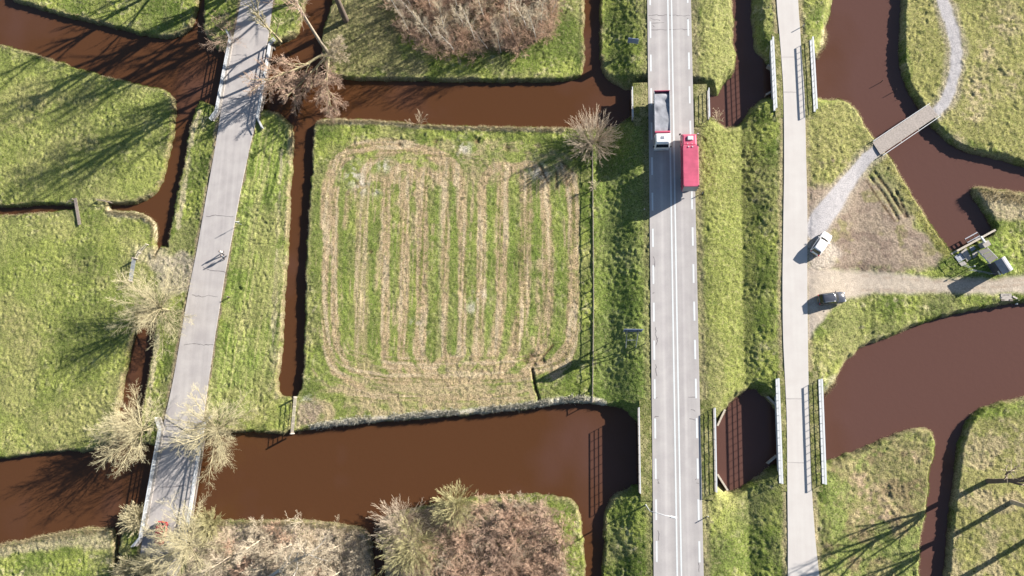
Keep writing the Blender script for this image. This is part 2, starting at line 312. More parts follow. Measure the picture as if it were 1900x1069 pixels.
for cl, w in ((LANE_L, 0.9), (LANE_R, 0.25)): paint(alb(176, 152, 128), (1 - smooth(0.2, w, dline(gx, gy, [p.xy[:] for p in cl]) + (n2 - .5) * 0.7)) * 0.85)
# the centre field: mown lanes of dead grass
FP = [(594,345),(612,290),(650,264),(720,258),(800,262),(900,262),(1000,268),(1075,300),(1080,450),(1076,660),(1040,700),(985,760),(700,782),(560,790),(575,700),(590,640),(585,480)]
inf = blob(FP, 5, 6)
paint(alb(158, 164, 90), inf * 0.45)
fd = sdpoly(px, py, chaikin([(590,300),(640,250),(1040,250),(1086,300),(1084,640),(1030,706),(650,712),(588,650)], 2))   # rings round the field
ring_c = 1 - smooth(34, 64, fd)
fine = lambda u, v, w, sd_: fbm(u / w, v / (w * 22), 1.0, sd_, 2)
st_in, st_ring = fine(gx, gy, .34, 191), fine(fd / PXM, gx + gy, .30, 195)
streak = st_in * (1 - ring_c) + st_ring * ring_c
brk = fbm(gx, gy, 1.6, 97, 3); tn = fbm(gx, gy, 0.5, 95, 2)
def lane(pts, w, k=1.0):
    m = stroke(pts, w, 2.2, 3.0, 1.2) * inf * k
    paint(mix(TAN, alb(190, 160, 120), 0.35), m * smooth(0.26, 0.50, streak * 0.55 + tn * 0.25 + brk * 0.2)); paint(alb(230, 206, 168), m * smooth(0.58, 0.70, streak) * .7); paint(alb(128, 112, 70), m * smooth(0.40, 0.28, streak) * .35)
paint(TAN, inf * smooth(0.52, 0.68, streak) * smooth(.35, .6, brk) * 0.75)          # single drag lines over everything
paint(mix(TAN, G_DULL, 0.30), blob([(640,262),(1000,266),(1060,300),(1030,335),(900,345),(760,340),(690,330),(640,300)], 8, 22, 2.4) * smooth(.40, .60, brk * .6 + tn * .4) * 0.62)
paint(mix(TAN, G_DULL, 0.20), blob([(580,735),(640,712),(760,706),(985,700),(990,745),(800,768),(600,788),(552,790)], 6, 14, 2.4) * smooth(.30, .5, brk * .6 + st_ring * .4) * 0.9)
for a in ([(612,345),(606,450),(602,560),(606,640),(620,690),(670,720)], [(621,350),(621,450),(619,560),(624,640),(645,680),(700,703),(760,708)]): lane(a, 6.5)
lane([(606,420),(605,350),(622,306),(655,278),(700,266),(760,270)], 11); lane([(740,266),(790,282),(832,306),(852,340),(859,420)], 10); lane([(640,420),(648,360),(690,330),(740,335)], 6, .8); lane([(770,360),(790,330),(830,322),(856,350)], 6, .9)
for x0, x1, x2, w, k in ((671,671,668,12,.6),(716,715,714,8.5,1),(750,750,746,9.5,1),(783,783,778,11,1),(824,823,818,9.5,.95),(857,858,857,7.5,1),(894,892,884,8.5,.95),(933,931,918,10.5,1),(978,973,952,11.5,1),(1014,1017,1004,10.5,1),(1066,1064,1058,10.5,1)):
    y0, y2 = (345, 655) if x0 < 900 else (330, 650); bend = [(x2 + 6, 672), (x2 + 26, 694)] if x0 < 800 else ([(x2 - 8, 672), (x2 - 30, 694)] if x0 > 870 else [])
    lane([(x0 - 4 if x0 > 960 else x0, y0), (x0, 400), (x1, 480), (x1, 560), (x2, y2)] + bend, w, k)
for xa, xb, yt in ((716,783,352), (750,824,362), (671,857,338), (894,978,352), (933,1014,350)):
    lane([((xa + xb) / 2 + (xb - xa) / 2 * math.cos(q_), yt - (30 + (xb - xa) * .18) * math.sin(q_)) for q_ in [math.pi * k / 10 for k in range(11)]], 7.5, 1)
for xa, xb, yt in ((884,952,650), (776,818,655), (714,746,660)):
    lane([((xa + xb) / 2 + (xb - xa) / 2 * math.cos(q_), yt + 28 * math.sin(q_)) for q_ in [math.pi * k / 10 for k in range(11)]], 7, 1)
lane([(818,645),(824,662),(838,672),(852,662),(857,645)], 8); lane([(838,672),(838,712)], 12, .8)
lane([(1064,560),(1058,640),(1030,672),(980,695)], 10); lane([(1040,310),(1056,340),(1066,400)], 10); lane([(1004,640),(990,672)], 9)
lane([(700,703),(980,702)], 9, .9); lane([(660,735),(800,742),(960,735)], 7, .7)
for pts in ([(813,350),(813,660)], [(693,420),(690,660)], [(731,430),(728,560)], [(842,350),(842,655)], [(911,350),(906,640)], [(954,350),(940,640)], [(996,370),(985,620)], [(1040,370),(1036,640)], [(641,430),(640,600)]):
    paint(alb(134, 154, 68), stroke(pts, 5.5, 2.5, 3, 1.5) * 0.6 * smooth(.3, .5, streak))
for c, r in (((657,322),17),((712,308),11),((672,345),14),((700,355),8),((890,552),12),((875,572),8),((1000,320),16),((770,602),9),((572,745),12),((860,275),14)):
    paint(PALE, np.exp(-((px - c[0]) ** 2 + (py - c[1]) ** 2) / r ** 2) * smooth(0.40, 0.62, n3) * 0.85)
mud = [(741,268,5),(808,262,5),(884,262,6),(941,275,6),(986,660,7),(975,668,6),(992,676,5),(1008,672,4),(688,467,4)]
for x, y, r in mud: paint(alb(120, 92, 72), np.exp(-((px - x) ** 2 + (py - y) ** 2) / r ** 2) * 0.9)
for pts in ([(987,685),(992,715),(1000,742)],): paint(alb(110, 84, 60), stroke(pts, 2.0, 1, 1) * 0.9)
for pts in ([(1003,308),(1016,340)], [(1032,320),(1033,350)], [(1050,325),(1052,345)], [(1000,672),(1026,640)], [(1042,300),(1062,320)]): paint(alb(128, 100, 74), stroke(pts, 2.0, 1.2, 1) * 0.8)
paint(alb(190, 164, 142), blob([(552,745),(580,740),(600,755),(590,785),(552,790)], 5, 8) * 0.8)
# the grove's clearing, the wood floors
paint(alb(150, 138, 100), blob([(600,20),(720,-40),(740,90),(790,130),(640,146),(604,120)], 10, 20) * 0.75)
paint(alb(164, 134, 112), blob([(720,-60),(1036,-60),(1030,60),(960,95),(800,92),(740,60)], 6, 10) * 0.9)
paint(alb(226, 198, 172), blob([(350,970),(560,968),(690,985),(700,1130),(330,1130)], 6, 14) * 0.9)
paint(alb(206, 176, 148), blob([(700,960),(860,930),(1010,930),(1060,1069),(1060,1130),(705,1130)], 6, 14) * 0.9)
paint(alb(200, 182, 146), blob([(-50,1015),(215,980),(216,1012),(100,1018),(-50,1040)], 6, 10) * 0.8)
# the parking corner between the cycle road and the river
paint(alb(176, 168, 104), blob([(1500,185),(1575,190),(1640,280),(1560,360),(1500,370)], 8, 18) * 0.7)
paint(alb(186, 160, 144), blob([(1500,352),(1545,338),(1600,322),(1650,340),(1700,420),(1750,470),(1740,500),(1500,505)], 10, 16, 1.6) * 0.85)
paint(alb(158, 150, 92), blob([(1500,385),(1560,350),(1600,345),(1650,350),(1700,420),(1750,470),(1740,500),(1500,505)], 10, 16, 1.6) * smooth(.60, .72, n2) * .6); paint(alb(146, 122, 108), blob([(1520,400),(1640,380),(1720,450),(1730,495),(1530,495)], 10, 16, 1.6) * smooth(.52, .64, fbm(gx, gy, 1.6, 171, 4)) * .6)
paint(alb(150, 142, 78), stroke([(1640,290),(1700,388),(1755,468)], 10, 5, 5) * 0.8)
paint(G_DULL, blob([(1610,310),(1650,300),(1700,390),(1660,400)], 8, 14, 1.2) * 0.7)
for pts in ([(1612,325),(1640,360),(1668,408)], [(1622,318),(1648,352),(1680,402)], [(1608,335),(1632,372),(1655,405)], [(1663,355),(1684,402)], [(1640,382),(1660,410)]): paint(alb(104, 82, 62), stroke(pts, 1.8, 1.2, 1.5) * 0.85)
for c, r in (((1600,497),22),((1562,460),10),((1640,500),20),((1545,300),16)): paint(alb(136, 116, 100), np.exp(-((px - c[0]) ** 2 / (r * 2) ** 2 + (py - c[1]) ** 2 / (r * .5) ** 2)) * smooth(0.45, 0.6, n3) * 0.9)
TRACK_P = [(1497,500),(1600,503),(1700,512),(1800,520),(1880,512),(1990,502),(2100,498),(2100,530),(1990,538),(1900,543),(1800,545),(1720,545),(1620,543),(1570,556),(1535,580),(1512,612),(1499,630)]
trk_s = sdpoly(px, py, TRACK_P); trk = smooth(-6, 6, trk_s + (n2 - 0.5) * 10)
paint(alb(226, 208, 188), blob([(1499,430),(1530,420),(1560,470),(1540,500),(1499,505)], 8, 10) * 0.8)
G1 = [(1512,425),(1532,395),(1556,360),(1582,325),(1608,294),(1628,277)]; G2 = [(1738,207),(1752,190),(1764,165),(1773,130),(1775,95),(1768,55),(1756,20),(1745,-10),(1728,-130)]
gdist = np.minimum(dline(px, py, G1), dline(px, py, G2)); g1w = np.where(py > 270, 9 + 9 * smooth(300, 400, py), 9)
grv = 1 - smooth(-2, 5, gdist - g1w + (n2 - .5) * 6)
# the eastern meadow and the islands in the south-east
paint(alb(184, 174, 108), blob([(1680,-80),(2050,-80),(2050,320),(1900,305),(1740,240),(1680,140)], 10, 20) * 0.75)
for c, r in (((1820,170),34),((1860,40),34),((1800,215),22),((1830,100),22),((1880,150),26),((1780,260),14)):
    paint(alb(214, 190, 152), np.exp(-((px - c[0]) ** 2 + (py - c[1]) ** 2) / r ** 2) * smooth(0.38, 0.62, n3 * .6 + n2 * .4) * 0.85)
paint(alb(206, 184, 150), blob([(1800,348),(1850,355),(2050,390),(2050,420),(1880,410),(1850,405)], 6, 8) * 0.85)
paint(alb(170, 156, 108), blob([(1535,860),(1720,798),(1730,830),(1700,1130),(1530,1130)], 8, 16) * 0.75)
for c, r in (((1610,930),40),((1640,960),34),((1600,890),24),((1690,850),18),((1680,1030),24)):
    paint(alb(204, 174, 142), np.exp(-((px - c[0]) ** 2 + (py - c[1]) ** 2) / r ** 2) * smooth(0.38, 0.60, n3 * .6 + n2 * .4) * 0.9)
paint(alb(150, 128, 98), blob([(1535,860),(1720,798),(1730,830),(1700,1130),(1530,1130)], 8, 16) * smooth(.50, .64, fbm(gx, gy, 2.6, 181, 4)) * .75); paint(alb(140, 160, 74), blob([(1535,860),(1720,798),(1730,830),(1700,1130),(1530,1130)], 8, 16) * smooth(.52, .66, fbm(gx, gy, 3.2, 183, 4)) * .6)
paint(alb(172, 160, 104), blob([(1775,860),(1800,785),(2050,745),(2050,1130),(1755,1130)], 8, 16) * 0.65)
paint(alb(196, 176, 140), blob([(1850,780),(2050,760),(2050,900),(1880,880)], 8, 26) * smooth(.4, .6, n3) * 0.6)
paint(alb(206, 182, 146), blob([(1775,860),(1800,785),(2050,745),(2050,1130),(1755,1130)], 8, 16) * smooth(.52, .66, fbm(gx, gy, 3.0, 187, 4)) * .6)
paint(alb(110, 100, 62), stroke([(1775,840),(1762,950),(1757,1069)], 4, 2, 3) * 0.8)
paint(alb(150, 168, 80), blob([(1790,470),(1850,440),(1890,500),(1880,505),(1800,512)], 5, 8) * 0.8)
paint(alb(196, 184, 156), blob([(1525,745),(1540,700),(1560,690),(1560,712)], 4, 6) * 0.7)
paint(alb(200, 182, 160), blob([(285,470),(360,470),(352,545),(300,540),(280,500)], 8, 14) * 0.8)
paint(STRAW, blob([(250,455),(315,458),(320,480),(250,490)], 6, 10) * 0.6)
paint(TRACK, trk * 0.95)
for pts in ([(1600,538),(1740,540),(1900,528)], [(1600,512),(1740,522),(1900,520)]): paint(alb(176, 152, 130), stroke(pts, 2.5, 2, 2, 3) * 0.5 * smooth(0.4, 0.6, n3))
paint(alb(196, 178, 156), (1 - smooth(4, 16, gdist - g1w + (n2 - .5) * 14)) * 0.7); paint(GRAVEL, grv)
# edges of the banks: bare earth and bleached grass
edge = np.exp(-np.maximum(sd - 0.25, 0) / 0.35) * land
paint(alb(196, 178, 136), edge * smooth(0.42, 0.58, fbm(gx, gy, 3.0, 81, 3)) * 0.8)
paint(alb(104, 84, 62), (1 - smooth(0.05, 0.35, sd)) * 0.75)
pale_e = np.maximum(stroke([(590,224),(700,226),(830,236),(1045,240)], 5, 3, 3), stroke([(205,392),(262,398),(286,412),(292,440)], 8, 4, 4))
paint(STRAW, pale_e * 0.85)
paint(PALE, stroke([(580,792),(650,783),(760,772),(900,761),(1000,751),(1040,744),(1095,741),(1120,748)], 5, 3, 4, 2.0) * .9)
paint(STRAW, stroke([(1532,60),(1530,90),(1516,112)], 7, 4, 4) * .8)
# ------------------------------------------------------------------ relief of tussocks and ruts
corner = blob([(1500,352),(1545,338),(1600,322),(1650,340),(1700,420),(1750,470),(1740,500),(1500,505)], 10, 16, 1.6)
bare = np.clip(np.maximum(np.maximum(np.maximum(trk, grv), 1 - road_core), corner * .75), 0, 1)
rough = smooth(0.25, 0.7, n2) * 0.7 + 0.5
mic = (fbm(gx, gy, 0.9, 101, 2) - 0.5) * 0.16 + (fbm(gx, gy, 0.30, 105, 1) - 0.5) * 0.22
rut = np.zeros_like(gx)
for x, y, r in mud: rut -= 0.22 * np.exp(-((px - x) ** 2 + (py - y) ** 2) / r ** 2)
for pts, d in (([(987,685),(992,715),(1000,742)], .5), ([(1612,325),(1640,360),(1668,408)], .16), ([(1622,318),(1648,352),(1680,402)], .16), ([(1663,355),(1684,402)], .14), ([(1003,308),(1016,340)], .14), ([(1032,320),(1033,350)], .16), ([(1000,672),(1026,640)], .14)):
    rut -= d * stroke(pts, 2.0, 1.5, 0.8)
gz = gz + np.where(land, (mic * rough * (1 - 0.8 * bare) * (1 - 0.35 * inf) + rut * land) * np.clip(sd * 1.5, 0, 1), 0)
gz = np.where((gx > RX0 - 0.1) & (gx < RX1 + 0.1) & land, np.minimum(gz, Z_MAIN - 0.06), gz)
gz = np.where((dc < 2.2) & land, np.minimum(gz, Z_CYCLE - 0.05), gz)
A = A * M_(0.86 + 0.28 * n3)
Z2 = gz.reshape(NY, NX)
def gh(x, y):                                      # ground level at a point
    i = min(max((x - GX0) / STEP, 0), NX - 1.001); j = min(max((y - GY0) / STEP, 0), NY - 1.001)
    i0, j0 = int(i), int(j); a, b = i - i0, j - j0
    return float((Z2[j0, i0] * (1 - a) + Z2[j0, i0 + 1] * a) * (1 - b) + (Z2[j0 + 1, i0] * (1 - a) + Z2[j0 + 1, i0 + 1] * a) * b)
def G(x, y):                                       # the ground point that shows at a pixel of the photograph
    z = 0.0
    for _ in range(4): p = P(x, y, z); z = max(gh(p.x, p.y), ZW)
    return P(x, y, z)
M_GROUND = ground_mat('meadow_turf', 5.0, 0.5, 0.8, tuple(alb(214, 194, 150))); M_TRACK = ground_mat('trodden_earth', 6.0, 0.22, 0.3)
idx = np.arange(NX * NY).reshape(NY, NX)
quads = np.stack([idx[:-1, :-1], idx[:-1, 1:], idx[1:, 1:], idx[1:, :-1]], -1).reshape(-1, 4)
vid = np.zeros(NX * NY, np.int8); vid[(trk > 0.5) & land] = 1; vid[(grv > 0.5) & land] = 2; vid[(corner > 0.5) & land & (vid == 0)] = 3
fid = vid[quads[:, 0]]
co = np.stack([gx, gy, gz], 1)
def sub(name, k, m):
    q = quads[fid == k]; u, inv = np.unique(q, return_inverse=True)
    return tag(mesh_np(name, co[u], inv.reshape(q.shape), m, smooth_=True, attr=np.clip(A[u], 0.004, 0.85)), kind='structure')
ground = sub('ground', 0, M_GROUND); sub('dirt_track', 1, M_TRACK); sub('gravel_path', 2, M_TRACK); sub('bare_earth', 3, ground_mat('churned_soil', 4.0, 0.38, 0.6))
mb = MB(); B = 900.0                               # the flat country beyond
for x0, x1, y0, y1 in ((-B, GX0, -B, B), (GX1, B, -B, B), (GX0, GX1, -B, GY0), (GX0, GX1, GY1, B)):
    mb.add([(x0, y0, -0.02), (x1, y0, -0.02), (x1, y1, -0.02), (x0, y1, -0.02)], [(0, 1, 2, 3)])
tag(mb.build('farmland', plain('farmland_turf', tuple(G_MID), 0.95, var=0.4, scale=0.15, spec=0.1)), kind='structure')
# water: brown peat water, a little skyshine
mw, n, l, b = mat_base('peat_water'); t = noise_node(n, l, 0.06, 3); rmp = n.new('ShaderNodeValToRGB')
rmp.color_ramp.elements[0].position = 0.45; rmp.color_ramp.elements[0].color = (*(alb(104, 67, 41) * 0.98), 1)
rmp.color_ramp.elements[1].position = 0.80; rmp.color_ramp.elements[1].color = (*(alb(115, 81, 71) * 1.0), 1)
g = n.new('ShaderNodeNewGeometry'); sx = n.new('ShaderNodeSeparateXYZ'); l.new(g.outputs['Position'], sx.inputs[0])   # stronger sky reflection in the east, painted into the base colour
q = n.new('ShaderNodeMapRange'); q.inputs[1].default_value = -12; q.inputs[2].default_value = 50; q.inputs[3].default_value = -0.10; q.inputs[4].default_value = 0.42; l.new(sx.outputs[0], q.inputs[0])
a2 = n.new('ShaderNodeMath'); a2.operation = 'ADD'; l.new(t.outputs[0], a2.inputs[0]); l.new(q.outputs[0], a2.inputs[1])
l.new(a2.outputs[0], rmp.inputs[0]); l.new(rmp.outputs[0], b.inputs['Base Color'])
b.inputs['Roughness'].default_value = 0.08; b.inputs['IOR'].default_value = 1.33
t2 = noise_node(n, l, 1.6, 4); bp = n.new('ShaderNodeBump'); bp.inputs['Strength'].default_value = 0.3; bp.inputs['Distance'].default_value = 0.04
l.new(t2.outputs[0], bp.inputs['Height']); l.new(bp.outputs[0], b.inputs['Normal'])
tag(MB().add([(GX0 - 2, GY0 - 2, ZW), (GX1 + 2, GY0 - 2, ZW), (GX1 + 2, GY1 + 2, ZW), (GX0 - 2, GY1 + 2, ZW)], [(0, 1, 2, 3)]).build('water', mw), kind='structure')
# ------------------------------------------------------------------ roads
def road_mat(name, c, dark, stripes=None):
    m, n, l, b = mat_base(name); g = n.new('ShaderNodeNewGeometry')
    t = noise_node(n, l, 0.5, 5); t2 = noise_node(n, l, 9.0, 3)
    mp = n.new('ShaderNodeMapping'); mp.inputs['Scale'].default_value = (1.6, 0.05, 1); l.new(g.outputs['Position'], mp.inputs[0])
    t3 = noise_node(n, l, 1.0, 3, mp.outputs[0])
    ad = n.new('ShaderNodeMath'); ad.operation = 'MULTIPLY_ADD'; ad.inputs[1].default_value = 0.5; l.new(t.outputs[0], ad.inputs[0])
    ad2 = n.new('ShaderNodeMath'); ad2.operation = 'MULTIPLY_ADD'; ad2.inputs[1].default_value = 0.4; l.new(t3.outputs[0], ad2.inputs[0])
    s = n.new('ShaderNodeMath'); s.operation = 'MULTIPLY'; s.inputs[1].default_value = 0.25; l.new(t2.outputs[0], s.inputs[0])
    l.new(s.outputs[0], ad2.inputs[2]); l.new(ad2.outputs[0], ad.inputs[2])
    r = n.new('ShaderNodeMapRange'); r.inputs[1].default_value = 0.42; r.inputs[2].default_value = 0.75; l.new(ad.outputs[0], r.inputs[0])
    x = n.new('ShaderNodeMix'); x.data_type = 'RGBA'; x.inputs[6].default_value = (*dark, 1); x.inputs[7].default_value = (*c, 1); l.new(r.outputs[0], x.inputs[0])
    out = x.outputs[2]
    if stripes:                                    # polished wheel tracks, in metres across the road
        sx = n.new('ShaderNodeSeparateXYZ'); l.new(g.outputs['Position'], sx.inputs[0])
        rp = n.new('ShaderNodeValToRGB'); rp.color_ramp.interpolation = 'EASE'
        q = n.new('ShaderNodeMapRange'); q.inputs[1].default_value = RX0; q.inputs[2].default_value = RX1; l.new(sx.outputs[0], q.inputs[0]); l.new(q.outputs[0], rp.inputs[0])
        e = rp.color_ramp.elements; e[0].position = 0; e[0].color = (0.5, 0.5, 0.5, 1); e[1].position = 1; e[1].color = (0.5, 0.5, 0.5, 1)
        for p_, v in stripes: z = e.new(p_); z.color = (v, v, v, 1)
        ml = n.new('ShaderNodeMix'); ml.data_type = 'RGBA'; ml.blend_type = 'OVERLAY'; ml.inputs[0].default_value = 0.75; l.new(out, ml.inputs[6]); l.new(rp.outputs[0], ml.inputs[7]); out = ml.outputs[2]
    l.new(out, b.inputs['Base Color']); b.inputs['Roughness'].default_value = 0.85; b.inputs['Specular IOR Level'].default_value = 0.25
    return m
M_MAIN = road_mat('pale_asphalt', alb(223, 213, 206), alb(200, 190, 186), [(.10, .47), (.22, .52), (.27, .60), (.33, .52), (.42, .47), (.55, .46), (.66, .50), (.70, .58), (.76, .50), (.88, .46)])
M_CYC = road_mat('pale_concrete_road', alb(246, 236, 226), alb(234, 222, 213)); M_LANE = road_mat('lane_asphalt', alb(227, 216, 208), alb(200, 189, 184))
M_PAINT = plain('road_paint', tuple(np.minimum(alb(255, 255, 252), 0.8)), 0.6, var=0.06, scale=3); M_CRACK = plain('bitumen_crack', tuple(alb(118, 108, 110)), 0.8, var=0.3)
def ribbon(name, la, ra, m, th=0.12, z=None):
    mb = MB(); n = len(la); vs = []
    for a, b_ in zip(la, ra): vs += [a, b_, Vector((b_.x, b_.y, b_.z - th)), Vector((a.x, a.y, a.z - th))]
    for i in range(n - 1):
        for j in range(4): mb.f.append((i * 4 + j, (i + 1) * 4 + j, (i + 1) * 4 + (j + 1) % 4, i * 4 + (j + 1) % 4)); mb.mi.append(0)
    mb.v = [tuple(v) for v in vs]; return mb.build(name, m)
def densify(a, k=6):
    a = [Vector(p) for p in a]; o = []
    for i in range(len(a) - 1):
        p0, p1, p2, p3 = a[max(i - 1, 0)], a[i], a[i + 1], a[min(i + 2, len(a) - 1)]
        for j in range(k):
            t = j / k; o.append(0.5 * ((2 * p1) + (p2 - p0) * t + (2 * p0 - 5 * p1 + 4 * p2 - p3) * t * t + (3 * p1 - p0 - 3 * p2 + p3) * t ** 3))
    return o + [a[-1]]
main_road = tag(ribbon('road', [Vector((RX0, y, Z_MAIN)) for y in (GY1, 0, GY0)], [Vector((RX1, y, Z_MAIN)) for y in (GY1, 0, GY0)], M_MAIN), kind='structure')
cycle_road = tag(ribbon('cycle_road', densify(CYC_L), densify(CYC_R), M_CYC), kind='structure')
lane_road = tag(ribbon('lane', densify(LANE_L), densify(LANE_R), M_LANE), kind='structure')
mb = MB(); zt = Z_MAIN + 0.006
def dash(x, y0, y1, w): mb.box((x, (y0 + y1) / 2, zt), (w, abs(y1 - y0), 0.008))
for pxs in (((1206.5, 0), (1218.5, 1069)), ((1277, 0), (1297.5, 1069))):
    x = (P(*pxs[0], Z_MAIN).x + P(*pxs[1], Z_MAIN).x) / 2; y = P(1206, 40 if pxs[0][0] < 1250 else 38, Z_MAIN).y
    per = (P(1206, 40, Z_MAIN).y - P(1206, 292, Z_MAIN).y) / 4
    y0 = y + per * 4
    while y0 > GY0: dash(x, y0, y0 - per * 0.5, 0.27); y0 -= per
for a, b_ in (((1240.5, 0), (1255, 1069)), ((1247.5, 0), (1262.5, 1069))):
    x = (P(*a, Z_MAIN).x + P(*b_, Z_MAIN).x) / 2; y0 = GY1
    while y0 > GY0: L_ = 6.0; dash(x, y0, y0 - L_, 0.23); y0 -= L_
tag(mb.build('road_markings', M_PAINT), kind='structure')
rc = random.Random(4)
def crack(pts, z, w=0.05, jit=0.12):
    pts = [P(x, y, z + 0.006) for x, y in pts]; q = []
    for a, b_ in zip(pts[:-1], pts[1:]):
        k = max(2, int((b_ - a).length / 0.4))
        for i in range(k): p = a.lerp(b_, i / k); q.append(Vector((p.x + rc.uniform(-jit, jit), p.y + rc.uniform(-jit, jit), p.z)))
    q.append(pts[-1]); vs = []
    for i, p in enumerate(q):
        d = (q[min(i + 1, len(q) - 1)] - q[max(i - 1, 0)]).normalized(); s = Vector((-d.y, d.x, 0)) * w * (0.5 + rc.random() * 0.8) / 2; vs += [p - s, p + s]
    mb.add(vs, [(2 * i, 2 * i + 2, 2 * i + 3, 2 * i + 1) for i in range(len(q) - 1)])
mb = MB()
for c in ([(1204,28),(1280,29)], [(1206,55),(1280,55)], [(1207,34),(1225,38)], [(1208,43),(1232,42)], [(1210,46),(1214,50)], [(1275,35),(1279,38)], [(1217,606),(1216,620),(1219,633),(1217,641)], [(1221,626),(1218,630)], [(1216,677),(1218,685),(1219,698)], [(1211,739),(1220,738)], [(1214,773),(1222,773)], [(1278,737),(1291,737)], [(1283,760),(1290,763)], [(1278,776),(1292,780)], [(1220,890),(1224,897),(1219,896)], [(1290,890),(1297,888)], [(1291,896),(1297,897)], [(1221,985),(1222,1003)], [(1296,1045),(1297,1062)], [(1213,475),(1215,496)], [(1210,543),(1214,543)]): crack(c, Z_MAIN, 0.08)
mb.build('crack', M_CRACK, main_road)
mb = MB()
for c in ([(382,402),(400,400),(420,402),(433,402)], [(356,547),(372,551),(390,548),(404,551)], [(340,640),(360,638),(378,640),(396,640)], [(376,496),(390,503),(410,503),(420,507)], [(420,103),(448,102)], [(412,180),(440,183),(460,178)], [(418,207),(455,212)], [(345,900),(300,905)]): crack(c, Z_LANE, 0.09, 0.1)
mb.build('crack', M_CRACK, lane_road)
mb = MB()
for c in ([(1450,106),(1474,106)], [(1452,171),(1478,171)], [(1459,740),(1488,740)], [(1461,858),(1492,859)]): crack(c, Z_CYCLE, 0.06, 0.02)
mb.build('joint', M_CRACK, cycle_road)
# ------------------------------------------------------------------ materials of the things
M_WHITE = plain('white_painted_steel', tuple(np.minimum(alb(250, 248, 246), .78)), 0.45, var=0.08, scale=3)
M_CONC = plain('weathered_concrete', tuple(alb(205, 192, 180)), 0.9, var=0.22, scale=2.5, bump=0.3)
M_CONC_D = plain('damp_concrete', tuple(alb(140, 128, 118)), 0.9, var=0.25, scale=2.0, bump=0.3)
M_WOOD = plain('grey_weathered_wood', tuple(alb(176, 158, 144)), 0.9, var=0.3, scale=5, bump=0.4)
M_WOOD_P = plain('pale_wood', tuple(alb(222, 206, 186)), 0.85, var=0.25, scale=5, bump=0.3)
M_WOOD_D = plain('dark_wet_wood', tuple(alb(92, 76, 66)), 0.85, var=0.3, scale=5)
M_GALV = plain('galvanised_steel', tuple(alb(180, 182, 190)), 0.5, 0.3, var=0.15)
M_BLUEGREY = plain('blue_grey_sign_back', (0.16, 0.20, 0.34), 0.5, var=0.1)
M_DARK = plain('dark_rubber', (0.02, 0.02, 0.022), 0.8, var=0.2)
M_GLASS = plain('tinted_glass', (0.012, 0.015, 0.02), 0.06, var=0.05, spec=0.6)
M_CARW = plain('white_car_paint', (0.74, 0.74, 0.74), 0.25, var=0.02, coat=0.6)
M_CARK = plain('anthracite_car_paint', (0.045, 0.05, 0.065), 0.22, var=0.05, coat=1.0)
M_CARR = plain('red_car_paint', (0.30, 0.02, 0.035), 0.3, var=0.05, coat=0.5)
M_TRUCKR = plain('red_truck_paint', tuple(alb(240, 104, 134)), 0.5, var=0.22, scale=0.7, coat=0.2)
M_TRUCKW = plain('white_cab_paint', (0.74, 0.74, 0.73), 0.35, var=0.03)
M_CHROME = plain('bright_metal', (0.6, 0.6, 0.62), 0.2, 0.9, var=0.05)
M_LAMPR = plain('red_lens', (0.5, 0.01, 0.02), 0.2, var=0.05); M_LAMPW = plain('clear_lens', (0.7, 0.7, 0.72), 0.1, var=0.05)
M_LOAD = plain('grey_road_grit', tuple(alb(186, 184, 188)), 0.9, var=0.3, scale=0.9, bump=0.4)
M_ROOF = plain('fibre_cement_roof', tuple(alb(196, 192, 196)), 0.8, var=0.18, scale=2)
M_WALLD = plain('dark_boarded_wall', tuple(alb(92, 92, 100)), 0.8, var=0.2)
M_VERGE = plain('verge_turf', tuple(alb(158, 152, 100)), 0.95, var=0.45, scale=5, spec=0.1, bump=0.5)
M_SKIN = plain('skin', (0.45, 0.28, 0.2), 0.6, var=0.05); M_CLOTHD = plain('dark_cloth', (0.025, 0.028, 0.035), 0.9, var=0.2)
M_CLOTHW = plain('white_cloth', (0.65, 0.65, 0.66), 0.9, var=0.08); M_CLOTHG = plain('grey_cloth', (0.12, 0.14, 0.17), 0.9, var=0.15); M_HAIR = plain('dark_hair', (0.02, 0.014, 0.01), 0.7, var=0.2)
def thing(name, label, cat, loc=(0, 0, 0), rz=0.0, group=None): return tag(empty(name, loc, rz), label, cat, group)
# ------------------------------------------------------------------ bridges
def railing(parent, pts, h, spacing, mat, top_w=0.12, lows=(0.45,), low_w=0.07, org=Vector((0, 0, 0)), post=0.08, z_off=0.0):
    pts = [Vector(p) - org for p in pts]; mb = MB()
    for a, b_ in zip(pts[:-1], pts[1:]):
        mb.bar(a + Vector((0, 0, h)), b_ + Vector((0, 0, h)), top_w, 0.07)
        for k in lows: mb.bar(a + Vector((0, 0, h * k)), b_ + Vector((0, 0, h * k)), low_w, 0.06)
    rl = mb.build('railing', mat, parent); first = True
    for a, b_ in zip(pts[:-1], pts[1:]):
        n = max(1, round((b_ - a).length / spacing))
        for i in range(0 if first else 1, n + 1):
            p = a.lerp(b_, i / n); MB().box((p.x, p.y, p.z + (h - 0.04 + z_off) / 2), (post, post, h - 0.04 - z_off)).build('post', mat, rl)
        first = False
    return rl
def poly_slab(name, pts, z0, z1, mat, parent, org):
    pts = [Vector((p.x, p.y, 0)) - Vector((org.x, org.y, 0)) for p in pts]; n = len(pts)
    if sum(pts[i].x * pts[(i + 1) % n].y - pts[(i + 1) % n].x * pts[i].y for i in range(n)) < 0: pts = pts[::-1]
    vs = [(p.x, p.y, z0 - org.z) for p in pts] + [(p.x, p.y, z1 - org.z) for p in pts]
    fs = [tuple(range(n - 1, -1, -1)), tuple(range(n, 2 * n))] + [(i, (i + 1) % n, n + (i + 1) % n, n + i) for i in range(n)]
    return MB().add(vs, fs).build(name, mat, parent)
